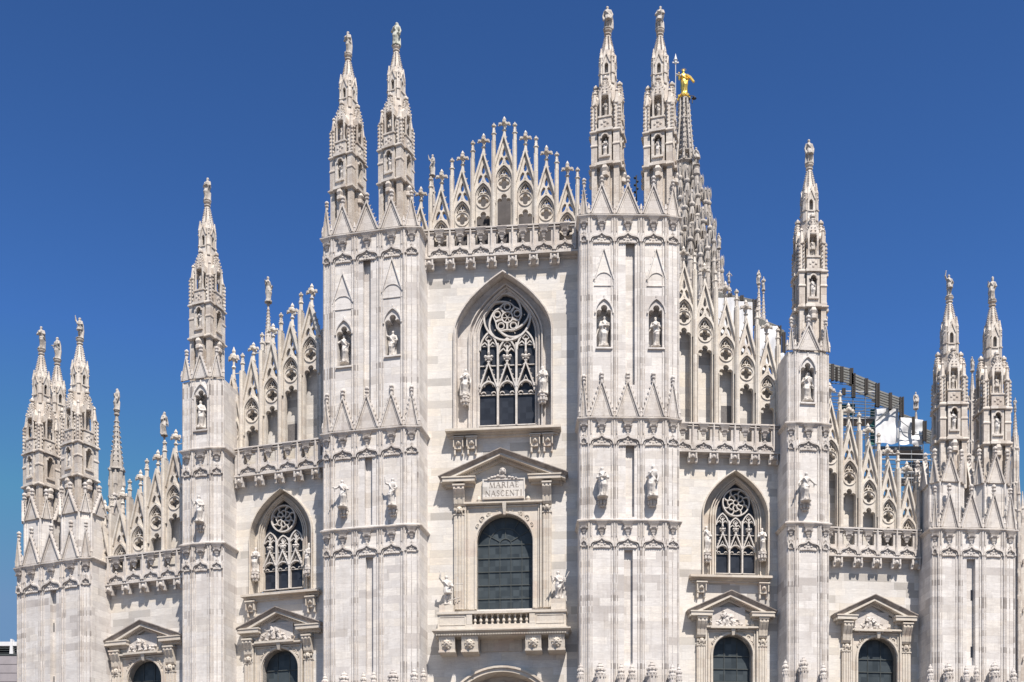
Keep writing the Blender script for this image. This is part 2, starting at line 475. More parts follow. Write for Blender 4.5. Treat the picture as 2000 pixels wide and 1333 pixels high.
# ---------------------------------------------------------------- the cathedral
cath = bpy.data.objects.new('cathedral', None)
C.objects.link(cath)
cath.location = (0, 0, 0)
tag(cath, 'white marble gothic cathedral front with spires, pierced gables and pointed windows', 'cathedral')

B = 2.2                                  # the bays lie this far behind the faces of the buttresses
S = {}
S['cl'] = Sec(31, 1.136, 180, 1.100)
S['sl'] = Sec(355, 1.069, 437, 1.059)
S['ml'] = Sec(627, 1.032, 815, 1.013)
S['mr'] = Sec(1131, 1.000, 1328, 1.0015)
S['sr'] = Sec(1535, 1.008, 1619, 1.0115)
S['cr'] = Sec(1817, 1.021, 1983, 1.026)
S['bol'] = Sec(180, 1.100, 355, 1.069, B)
S['bil'] = Sec(437, 1.059, 627, 1.032, B)
S['bc'] = Sec(815, 1.013, 1131, 1.000, B)
S['bir'] = Sec(1328, 1.0015, 1535, 1.008, B)
S['bor'] = Sec(1619, 1.0115, 1817, 1.021, B)

def frame(p, q):
    """local frame of a wall face from plan point p to q (u, v)"""
    d = Vector((q[0] - p[0], -(q[1] - p[1])))
    return Matrix.Translation((p[0], -p[1], 0)) @ Matrix.Rotation(math.atan2(d.y, d.x), 4, 'Z'), d.length

def capital(mb, uc, zt, s, v=0.0):
    """tiered leafy corbel hanging under a cornice"""
    for w, h0, h1, p in ((21, 0, 5, 9), (15, 6, 10.5, 7), (17, 11, 14, 7.5), (10, 15, 19, 5), (6, 19, 23, 3)):
        mb.hexa([(uc - w / 2.4 * s, v, zt - h1 * s), (uc + w / 2.4 * s, v, zt - h1 * s), (uc + w / 2.4 * s, v + p * s * 0.7, zt - h1 * s), (uc - w / 2.4 * s, v + p * s * 0.7, zt - h1 * s),
                 (uc - w / 2 * s, v, zt - h0 * s), (uc + w / 2 * s, v, zt - h0 * s), (uc + w / 2 * s, v + p * s, zt - h0 * s), (uc - w / 2 * s, v + p * s, zt - h0 * s)])
    for dx in (-6, 6):
        mb.blob((uc + dx * s, v + 5 * s, zt - 12.5 * s), (3 * s, 3 * s, 2.4 * s))

def ogee_head(mb, uc, hw, zf, za, s, v=0.0):
    """ogee hood with a carved, overhanging filling"""
    og = ogee(uc, hw, zf, za)
    mb.band(og, 2.8 * s, v, v + 5.0 * s)
    mb.band(ogee(uc, hw * 0.80, zf, za - 3.5 * s), 1.4 * s, v, v + 3.0 * s)
    for dx in (-1, 1): mb.band(bez([(uc + dx * hw, zf - 1 * s), (uc + dx * hw, zf + 8 * s), (uc + dx * (hw + 1.2 * s), zf + 16 * s)], 4), 2.0 * s, v, v + 3.4 * s)
    h = za - zf
    inner = ogee(uc, hw * 0.72, zf - 2.5 * s, za - 4.5 * s)
    mb.plate(inner, (), v, v + 1.4 * s, back=False)
    for i in range(7):
        t = (i - 3) / 3.0
        mb.blob((uc + t * hw * 0.62, v + 2.0 * s, zf + (1 - abs(t)) * h * 0.05 - 1.2 * s), (hw * 0.12, 1.5 * s, 2.0 * s), 5, 3)
    for t, zz in ((-0.28, 0.3), (0.28, 0.3), (0, 0.52), (0, 0.22)):
        mb.blob((uc + t * hw, v + 1.8 * s, zf + zz * h), (hw * 0.12, 1.4 * s, 2.3 * s), 5, 3)
    mb.blob((uc, v + 4 * s, za + 1.5 * s), (2.2 * s, 2.4 * s, 3.2 * s), 5, 3)
    for dx in (-3, 3): mb.blob((uc + dx * s, v + 3 * s, za + 0.5 * s), 1.5 * s, 5, 3)

def finial(mb, u, v, z0, z1, w):
    """stem, leafy cross and bud"""
    h = z1 - z0
    mb.lathe(u, v, [(w * 0.34, z0), (w * 0.22, z0 + h * 0.30), (w * 0.42, z0 + h * 0.36), (w * 0.2, z0 + h * 0.42), (w * 0.2, z0 + h * 0.55), (w * 0.5, z0 + h * 0.62),
                    (w * 0.5, z0 + h * 0.72), (w * 0.25, z0 + h * 0.80), (w * 0.34, z0 + h * 0.86), (w * 0.05, z1)], 6)
    for a in range(4):
        x, y = math.cos(a * math.pi / 2), math.sin(a * math.pi / 2)
        mb.blob((u + x * w * 0.72, v + y * w * 0.72, z0 + h * 0.66), (w * 0.34, w * 0.34, h * 0.085), 5, 3)
        mb.blob((u + x * w * 0.95, v + y * w * 0.95, z0 + h * 0.60), w * 0.17, 5, 3)

def capped_finial(mb, u, v, z0, s, k=1.0):
    """short stacked cap on a gablet"""
    mb.lathe(u, v, [(3.0 * s, z0 - 2 * s), (2.6 * s, z0 + 4 * s * k), (4.6 * s, z0 + 6 * s * k), (4.6 * s, z0 + 8 * s * k), (3.0 * s, z0 + 9 * s * k), (3.0 * s, z0 + 11 * s * k), (4.9 * s, z0 + 12.5 * s * k), (4.7 * s, z0 + 15 * s * k), (1.6 * s, z0 + 18 * s * k)], 6)

def crockets(mb, p, q, n, r, v, side=1):
    for i in range(n):
        t = (i + 0.6) / n
        x, z = p[0] + (q[0] - p[0]) * t, p[1] + (q[1] - p[1]) * t
        d = Vector((q[0] - p[0], q[1] - p[1])).normalized()
        nx, nz = -d.y * side, d.x * side
        mb.blob((x + nx * r * 0.9, v, z + nz * r * 0.9), (r * 0.8, r * 0.9, r * 0.8), 5, 3)
        mb.blob((x + nx * r * 1.7, v, z + nz * r * 1.7 + r * 0.5), (r * 0.5, r * 0.6, r * 0.5), 5, 3)

def gablet(mb, uc, hw, z0, za, s, v=0.0, th=0.25, cap=True, lines=True):
    """steep plain gable with raised edges, crockets and a capped finial"""
    out = [(uc - hw, z0), (uc, za), (uc + hw, z0)]
    mb.plate(out, (), v - th, v)
    iw = hw - 2.2 * s
    mb.band([(uc - iw, z0), (uc, za - 3 * s), (uc + iw, z0)], 2.6 * s, v, v + 3.2 * s)
    if lines:
        mb.band([(uc - iw + 4.5 * s, z0), (uc, za - 15 * s), (uc + iw - 4.5 * s, z0)], 1.0 * s, v, v + 1.2 * s)
    crockets(mb, (uc - hw, z0), (uc, za), 7, 1.7 * s, v - th * 0.5, 1)
    crockets(mb, (uc + hw, z0), (uc, za), 7, 1.7 * s, v - th * 0.5, -1)
    if cap: capped_finial(mb, uc, v - th * 0.4, za - 3 * s, s)

SPIRE_BACK = {}
def pier(name, sec, edges, ribs, cl, cr, z_top, levels, slots=(), niches=(), reliefs=(), gab=True, z_bot=0.0, gab_levels=(), top_gab=None, depth=None, rodr=None, label=None, deep=3.5):
    """stepped marble buttress: front of len(ribs)-1 panels and two splayed corners.
    levels: photo rows of the cornices; gab_levels: [(cornice row, gable apex row)] of gables that stand against the wall"""
    s = sec.m()
    cl, cr = cl * 0.25, cr * 0.28
    uL, uR = sec.u(edges[0], -cl), sec.u(edges[1], -cr)
    ur = [sec.u(x) for x in ribs]
    A, Bp = ur[0], ur[-1]
    zt = sec.z(z_top)
    root = MB()
    holes = []
    for x0, x1, y0, y1 in slots:
        a, b = sec.u(x0), sec.u(x1)
        holes.append([(a, sec.z(y1)), (a, sec.z(y0)), (b, sec.z(y0)), (b, sec.z(y1))])
    for x0, x1, y0, y1 in niches:
        a, b = sec.u(x0), sec.u(x1)
        holes.append(trefoil_head((a + b) / 2, (b - a) / 2, sec.z(y1), sec.z(y0)))
    root.plate([(A, z_bot), (A, zt), (Bp, zt), (Bp, z_bot)], holes, -0.75, 0.0)
    for x0, x1, y0, y1 in slots: root.box(sec.u(x0) - 0.05, sec.u(x1) + 0.05, -0.74, -0.34, sec.z(y1) - 0.05, sec.z(y0) + 0.05)
    root.box(A, Bp, -0.80, -0.755, z_bot, zt)
    dd = depth or (B + 0.4)
    plan = [(uL, -dd), (uL, -cl), (A, 0.0), (Bp, 0.0), (uR, -cr), (uR, -dd)]
    for p, q in ((0, 1), (1, 2), (3, 4), (4, 5)):
        a, b = plan[p], plan[q]
        root.add([(a[0], a[1], z_bot), (b[0], b[1], z_bot), (b[0], b[1], zt), (a[0], a[1], zt)], [(0, 1, 2, 3)])
    # flat top and back
    root.add([(u, v, zt - 0.02) for u, v in plan], [tuple(range(6))])
    r = rodr or 2.6 * s
    # clustered wall shafts along the ribs
    sh = MB()
    def shaft(T, u, v, rr):
        sh.T = T
        sh.lathe(u, v, [(rr, z_bot), (rr, zt - 0.03)], 6, 0.3)
        sh.T = None
    for i, u in enumerate(ur):
        shaft(None, u, 0.02, r)
        for dx in (-1, 1):
            if (i == 0 and dx < 0) or (i == len(ur) - 1 and dx > 0): continue
            shaft(None, u + dx * 6.0 * s, 0.0, r * 0.5)
            root.box(u + dx * 6.0 * s - 0.4 * s, u + dx * 3 * s, -0.01, 0.03, z_bot, zt - 0.04) if dx < 0 else root.box(u + dx * 3 * s, u + dx * 6.0 * s + 0.4 * s, -0.01, 0.03, z_bot, zt - 0.04)
    for (p, q) in ((1, 2), (3, 4)):
        T, ln = frame(plan[p], plan[q])
        e = ln if p == 1 else 0.0
        shaft(T, (ln - 5 * s) if p == 1 else 5 * s, 0, r * 0.5)
        shaft(T, 3 * s if p == 1 else ln - 3 * s, 0.0, r * 0.75)
        shaft(T, ln / 2, 0.0, r * 0.35)
    # reliefs above the niches: a shallow gable drawn in mouldings
    for x0, x1, ya, yb in reliefs:
        a, b = sec.u(x0), sec.u(x1)
        uc = (a + b) / 2
        root.band([(a, sec.z(yb)), (uc, sec.z(ya)), (b, sec.z(yb))], 2.4 * s, 0, 3.0 * s)
        root.band(gothic(a + 2 * s, b - 2 * s, sec.z(yb + 4), sec.z(yb - 14)), 1.2 * s, 0, 1.4 * s)
        crockets(root, (a, sec.z(yb)), (uc, sec.z(ya)), 5, 1.1 * s, 1.5 * s, 1)
        crockets(root, (b, sec.z(yb)), (uc, sec.z(ya)), 5, 1.1 * s, 1.5 * s, -1)
        root.band([(a, sec.z(yb) - 12 * s), (b, sec.z(yb) - 12 * s)], 1.2 * s, 0, 1.5 * s)
    for x0, x1, y0, y1 in niches:
        a, b = sec.u(x0), sec.u(x1)
        uc, hw = (a + b) / 2, (b - a) / 2
        root.band(gothic(uc - hw - 2.5 * s, uc + hw + 2.5 * s, sec.z(y0 + 18), sec.z(y0 - 11)), 2.6 * s, 0, 3.2 * s)
        root.box(a - 1.5 * s, b + 1.5 * s, 0.0, 3.5 * s, sec.z(y1) - 3 * s, sec.z(y1))
        root.blob((uc, 1.5 * s, sec.z(y0 - 15)), (2 * s, 2 * s, 4 * s), 5, 3)
    ob = part(name, root, 'pier', cath, sec.M)
    part('wall_shaft', sh, 'shaft', ob)
    mids = [((ur[i] + ur[i + 1]) / 2, (ur[i + 1] - ur[i]) / 2) for i in range(len(ur) - 1)]
    chs = [frame(plan[1], plan[2]), frame(plan[3], plan[4])]
    for y in levels:
        zc = sec.z(y)
        c = MB()
        c.sweep(plan, [(0.0, zc - 5 * s), (2.2 * s, zc - 3.5 * s), (2.6 * s, zc - 2 * s), (5.2 * s, zc - 0.5 * s), (5.4 * s, zc + 1.5 * s), (0.2 * s, zc + 4.5 * s)])
        for uc, hw in mids:
            capital(c, uc, zc - 3 * s, s)
            ogee_head(c, uc, hw - 2.0 * s, zc - 51 * s, zc - 32 * s, s)
            for dx in (-1, 1): c.box(uc + dx * (hw - 4.6 * s) - 0.7 * s, uc + dx * (hw - 4.6 * s) + 0.7 * s, 0, 2.6 * s, zc - 30 * s, zc - 5 * s)
        for k, (T, ln) in enumerate(chs):
            c.T = T
            uc = ln / 2
            capital(c, uc, zc - 3 * s, s * 0.9)
            ogee_head(c, uc, min(ln / 2 - 2.5 * s, 17 * s), zc - 49 * s, zc - 34 * s, s * 0.9)
            c.T = None
        part('cornice', c, 'trim', ob)
    for y, ya in gab_levels:
        z0, za = sec.z(y) + 3.5 * s, sec.z(ya)
        for uc, hw in mids:
            g = MB()
            gablet(g, uc, hw - 0.5 * s, z0, za, s, 3.4 * s, 3.0 * s)
            part('gablet', g, 'trim', ob)
        for k, (T, ln) in enumerate(chs):
            g = MB(); g.T = T
            gablet(g, ln / 2, ln / 2 - 0.5 * s, z0, za - 3 * s, s * 0.9, 3.0 * s, 2.6 * s)
            part('gablet', g, 'trim', ob)
        for uu, vv in [(plan[1][0], plan[1][1])] + [(u, 0.0) for u in ur] + [(plan[4][0], plan[4][1])]:
            g = MB()
            g.lathe(uu, vv + 1.5 * s, [(2.4 * s, z0), (2.4 * s, z0 + 8 * s), (3.2 * s, z0 + 9 * s), (1.0 * s, z0 + 20 * s)], 6)
            part('gablet_foot', g, 'trim', ob)
    return ob, plan, ur, zt

def bracket_stand(mb, u, z0, z1, s, w):
    """carved corbel under a wall statue: z1 top"""
    mb.lathe(u, 2 * s, [(1.5 * s, z0), (5 * s, z0 + 6 * s), (7.5 * s, z0 + (z1 - z0) * 0.55), (8.5 * s, z0 + (z1 - z0) * 0.8), (10.5 * s, z1 - 4 * s), (10.5 * s, z1)], 8, R(22.5), w, 0.95)
    for k in range(4):
        a = R(20 + k * 47)
        mb.blob((u + 7.5 * s * math.cos(a), 2 * s + 7.5 * s * math.sin(a), z0 + (z1 - z0) * 0.5), (3.2 * s, 3.2 * s, 5 * s), 5, 3)
        mb.blob((u + 5 * s * math.cos(a), 2 * s + 5 * s * math.sin(a), z0 + (z1 - z0) * 0.2), (2.6 * s, 2.6 * s, 4 * s), 5, 3)

# main buttresses beside the central bay
PM = {}
PM['ml'] = pier('buttress', S['ml'], (631, 819), (648, 693, 742, 789), 0.55, 0.95, 455, (455, 841, 1032),
     slots=((709, 724, 502, 784), (712, 727, 890, 1026), (714, 729, 1088, 1318)),
     niches=((658, 686, 631, 711), (752, 782, 619, 700)), reliefs=((649, 690, 527, 587), (746, 786, 511, 575)),
     gab_levels=((455, 393), (841, 771)))
PM['mr'] = pier('buttress', S['mr'], (1132, 1327), (1150, 1200, 1252, 1300), 0.62, 0.95, 423, (423, 818, 1018),
     slots=((1222, 1240, 471, 752), (1222, 1239, 868, 1010), (1219, 1236, 1074, 1300)),
     niches=((1165, 1195, 595, 680), (1267, 1297, 595, 680)), reliefs=((1160, 1199, 485, 547), (1263, 1301, 485, 547)),
     gab_levels=((423, 360), (818, 743)))
# buttresses between the side bays
PM['sl'] = pier('buttress', S['sl'], (356, 437), (376, 411), 0.62, 0.85, 742, (878, 1063), niches=((380, 405, 761, 840),), gab_levels=((743, 690),))
PM['sr'] = pier('buttress', S['sr'], (1537, 1619), (1553, 1603), 0.5, 0.5, 688, (828, 1023), niches=((1564, 1591, 708, 787),), gab_levels=((689, 632),))
# corner buttresses
PM['cl'] = pier('buttress', S['cl'], (33, 180), (45, 81, 122, 158), 0.5, 0.85, 1100, (1100,), slots=((98, 110, 1150, 1340),), gab_levels=((1100, 1038),))
PM['cr'] = pier('buttress', S['cr'], (1818, 1983), (1833, 1873, 1919, 1961), 0.5, 0.65, 1035, (1035,), slots=((1888, 1905, 1092, 1300),), gab_levels=((1035, 962),))
# small dark slits in the corner buttresses
for k, sl_ in (('cl', ((103.5, 106.5, 1214, 1232), (103.5, 106.5, 1319, 1345))), ('cr', ((1895.5, 1899.5, 1150, 1171), (1895.5, 1899.5, 1261, 1283)))):
    sec = S[k]
    for x0, x1, y0, y1 in sl_:
        mb = MB(); mb.box(sec.u(x0, -0.34), sec.u(x1, -0.34), -0.36, -0.335, sec.z(y1), sec.z(y0))
        part('slit_window', mb, 'darkglass', PM[k][0])

# capped little towers that start at the foot of the picture
def cap_tower(sec, px, py, w, par, v=0.45, body=True):
    s = sec.m()
    u, z = sec.u(px, v), sec.z(py, None, v)
    mb = MB()
    mb.lathe(u, v, [(w * s * 0.95, z - 75 * s), (w * s * 0.95, z - 24 * s), (w * s * 1.05, z - 23 * s), (w * s * 1.05, z - 21 * s), (w * s * 0.9, z - 20 * s), (w * s * 0.85, z - 17 * s), (w * s * 1.0, z - 16 * s),
                  (w * s * 0.92, z - 12 * s), (w * s * 0.6, z - 9 * s), (w * s * 0.72, z - 8 * s), (w * s * 0.6, z - 5 * s), (w * s * 0.3, z - 3 * s), (w * s * 0.34, z - 1.5 * s), (w * s * 0.1, z)], 8, R(22.5))
    for k in range(5):
        a = R(10 + k * 40)
        mb.blob((u + w * s * 0.9 * math.cos(a), v + w * s * 0.9 * math.sin(a), z - 14 * s), (w * s * 0.22, w * s * 0.22, 2.5 * s), 5, 3)
        mb.blob((u + w * s * 0.98 * math.cos(a), v + w * s * 0.98 * math.sin(a), z - 27 * s), (w * s * 0.2, w * s * 0.2, 4 * s), 5, 3)
    part('capped_turret', mb, 'trim', par)
for k, lst in (('ml', ((635, 1314, 7), (672, 1309, 10), (710, 1313, 6), (730, 1311, 6), (768, 1310, 10.5), (809, 1309, 7.5), (827, 1311, 6))),
               ('mr', ((1134, 1296, 6.5), (1172, 1295, 10.5), (1213, 1297, 7), (1234, 1297, 7), (1273, 1293, 10.5), (1313, 1297, 7), (1326, 1300, 6))),
               ('sr', ((1534, 1290, 6.5), (1569, 1284, 9), (1608, 1296, 6.5))),
               ('cr', ((1817, 1299, 6), (1852, 1296, 9.5), (1887, 1300, 5.5), (1907, 1299, 5.5), (1942, 1293, 10), (1979, 1304, 7))),
               ('sl', ((357, 1334, 6), (394, 1332, 9)))):
    for px, py, w in lst: cap_tower(S[k], px, py, w, PM[k][0])

# ---------------------------------------------------------------- bay walls with their window openings
def ped_hole(sec, x0, x1, ytop, ybot, n=16):
    u0, u1 = sec.u(x0), sec.u(x1)
    zs = sec.z(ytop, (x0 + x1) / 2) - (u1 - u0) / 2
    return [(u0, sec.z(ybot, (x0 + x1) / 2))] + roundarch(u0, u1, zs, n) + [(u1, sec.z(ybot, (x0 + x1) / 2))]
def goth_hole(sec, x0, x1, ya, ys, yb):
    xm = (x0 + x1) / 2
    u0, u1 = sec.u(x0), sec.u(x1)
    return [(u0, sec.z(yb, xm))] + sharp_arch(u0, u1, sec.z(ys, xm), sec.z(ya, xm), 10, sec is S['bc']) + [(u1, sec.z(yb, xm))]

BW = {}
def bay_wall(key, ytop, holes, extra=0.6):
    sec = S[key]
    mb = MB()
    zt = sec.z(ytop)
    mb.plate([(-extra, 0), (-extra, zt), (sec.len + extra, zt), (sec.len + extra, 0)], holes, -0.5, 0.0)
    BW[key] = part('bay_wall', mb, 'bay', cath, sec.M)

GW = {'bc': dict(hood=(887.5, 1078, 532, 648, 838), glass=(937, 1045, 572, 655, 834), rose=(991, 621, 46), n=5),
      'bil': dict(hood=(490, 611, 955, 1045, 1157), glass=(517, 592, 978, 1048, 1153), rose=(555.5, 1014, 25.5), n=8),
      'bir': dict(hood=(1372, 1500, 920, 1008, 1128), glass=(1398, 1474, 945, 1012, 1123), rose=(1438, 983, 26.5), n=8)}
PW = {'bc': dict(win=(932, 1040, 1006, 1190), apex=(977, 874), el=(855, 930), er=(1109, 920), cl=(864, 927, 931, 938), cr=(1032, 1095, 920, 927), frame=(910, 1057, 986), pil=((887, 908), (1060, 1077)), ct=953, cb=1004, mid=(944, 1024, 938, 975), dv=1.0),
      'bil': dict(win=(514, 583, 1269, 1420), apex=(537, 1184), el=(460, 1228), er=(627, 1213), cl=(463, 504, 1229, 1236), cr=(577, 625, 1217, 1225), frame=(497, 592, 1259), pil=((478, 495), (594, 610)), ct=1250, cb=1292, mid=(499, 575, 1222, 1253), dv=0.85),
      'bir': dict(win=(1392, 1468, 1241, 1420), apex=(1429, 1152), el=(1344, 1189), er=(1520, 1194), cl=(1350, 1392, 1193, 1200), cr=(1469, 1513, 1194, 1202), frame=(1378, 1477, 1229), pil=((1361, 1379), (1481, 1498)), ct=1212, cb=1262, mid=(1387, 1460, 1192, 1226), dv=0.85),
      'bol': dict(win=(252, 317, 1290, 1420), apex=(272, 1210), el=(201, 1251), er=(355, 1238), cl=(204, 246, 1252, 1260), cr=(309, 352, 1242, 1250), frame=(237, 326, 1280), pil=((219, 236), (324, 341)), ct=1272, cb=1316, mid=(243, 309, 1246, 1275), dv=0.8),
      'bor': dict(win=(1675, 1750, 1247, 1420), apex=(1711, 1160), el=(1631, 1197), er=(1796, 1202), cl=(1636, 1675, 1199, 1207), cr=(1750, 1791, 1201, 1209), frame=(1660, 1756, 1235), pil=((1645, 1662), (1760, 1778)), ct=1222, cb=1274, mid=(1667, 1740, 1202, 1232), dv=0.85)}

sc = S['bc']
portal = None
for key in ('bc', 'bil', 'bir', 'bol', 'bor'):
    sec = S[key]
    hs = []
    w = PW[key]['win']; hs.append(ped_hole(sec, *w))
    if key in GW: hs.append(goth_hole(sec, *GW[key]['hood']))
    if key == 'bc':
        u0, u1 = sec.u(868), sec.u(1092)
        zs = sec.z(1309, 980) - (u1 - u0) / 2
        hs.append([(u0, 2.0)] + roundarch(u0, u1, zs, 20) + [(u1, 2.0)])
    bay_wall(key, {'bc': 487, 'bil': 905, 'bir': 885, 'bol': 1110, 'bor': 1087}[key], hs)

# great door arch, only its crown shows
u0, u1 = sc.u(868), sc.u(1092); zs = sc.z(1309, 980) - (u1 - u0) / 2
pa = MB()
ar = roundarch(u0, u1, zs, 28)
pa.band(ar, 0.30, 0.0, 0.22)
uc_ = (u0 + u1) / 2
pa.band([(uc_ + (p[0] - uc_) * 1.045, zs + (p[1] - zs) * 1.045) for p in ar], 0.14, 0, 0.34)
pa.loft([(p[0], 0.0, p[1]) for p in ar], [(uc_ + (p[0] - uc_) * 0.93, -1.0, zs + (p[1] - zs) * 0.93) for p in ar])
for u_ in (u0, u1): pa.box(u_ - 0.2, u_ + 0.2, -1.0, 0.25, 0.0, zs)
portal = part('portal_arch', pa, 'cream', cath, sc.M)
pd = MB(); pd.box(u0, u1, -1.25, -1.05, 0.0, zs + (u1 - u0) / 2)
for k in range(9):
    pd.blob((uc_ + (k - 4) * 0.55, -0.95, sc.z(1336, 980) + random.uniform(-0.1, 0.25) - abs(k - 4) * 0.05), (0.3, 0.2, 0.35))
part('portal_relief', pd, 'cream', portal)

def lionmask(mb, u, v, z, r):
    mb.blob((u, v, z), (r, r * 0.7, r * 1.05), 8, 6)
    mb.blob((u, v + r * 0.55, z - r * 0.18), (r * 0.45, r * 0.55, r * 0.4), 6, 4)
    mb.blob((u, v + r * 0.95, z - r * 0.05), (r * 0.2, r * 0.2, r * 0.14), 5, 3)
    mb.blob((u, v + r * 0.5, z - r * 0.72), (r * 0.34, r * 0.4, r * 0.2), 5, 3)
    for d in (-1, 1):
        mb.blob((u + d * r * 0.4, v + r * 0.55, z + r * 0.35), (r * 0.22, r * 0.2, r * 0.16), 5, 3)
        mb.blob((u + d * r * 0.75, v + r * 0.1, z + r * 0.75), (r * 0.25, r * 0.25, r * 0.3), 5, 3)
        for q in range(5):
            a = R(-70 + q * 38)
            mb.blob((u + d * r * math.cos(a) * 1.02, v, z + r * math.sin(a) * 1.02), (r * 0.3, r * 0.4, r * 0.3), 5, 3)

def facemask(mb, u, v, z, r):
    mb.blob((u, v, z), (r * 0.8, r * 0.8, r), 7, 5)
    mb.blob((u, v + r * 0.8, z - r * 0.1), (r * 0.16, r * 0.25, r * 0.25), 5, 3)
    mb.blob((u, v - r * 0.1, z + r * 0.45), (r * 1.0, r * 0.8, r * 0.75), 7, 4)
    for d in (-1, 1):
        mb.blob((u + d * r * 0.85, v, z - r * 0.3), (r * 0.3, r * 0.4, r * 0.9), 5, 4)

def console(mb, u0, u1, zt, zb, s, vmax):
    """scrolled bracket with a leafy foot"""
    uc, hw = (u0 + u1) / 2, (u1 - u0) / 2
    h = zt - zb
    prof = [(0.0, zt), (vmax, zt), (vmax * 1.02, zt - h * 0.12), (vmax * 0.85, zt - h * 0.24), (vmax * 0.6, zt - h * 0.4), (vmax * 0.5, zt - h * 0.62), (vmax * 0.35, zt - h * 0.70), (0, zt - h * 0.72)]
    n = len(prof)
    for a, b in ((u0, u0 + hw * 0.36), (uc - hw * 0.24, uc + hw * 0.24), (u1 - hw * 0.36, u1)):
        mb.add([(a, v, z) for v, z in prof] + [(b, v, z) for v, z in prof], [(i, (i + 1) % n, n + (i + 1) % n, n + i) for i in range(n)] + [tuple(range(n)), tuple(range(2 * n - 1, n - 1, -1))])
    prof2 = [(v * 0.93, z) for v, z in prof]
    mb.add([(u0 + hw * 0.3, v, z) for v, z in prof2] + [(u1 - hw * 0.3, v, z) for v, z in prof2], [(i, (i + 1) % n, n + (i + 1) % n, n + i) for i in range(n)])
    mb.box(u0 - hw * 0.15, u1 + hw * 0.15, 0, vmax * 1.08, zt, zt + 3 * s)
    facemask(mb, uc, vmax * 0.5, zb + h * 0.14, hw * 0.55)
    for d in (-1, 1):
        mb.blob((uc + d * hw * 0.8, vmax * 0.4, zb + h * 0.17), (hw * 0.3, hw * 0.4, hw * 0.35), 5, 3)
        mb.blob((uc + d * hw * 0.55, vmax * 0.3, zb + h * 0.02), (hw * 0.25, hw * 0.3, hw * 0.4), 5, 3)

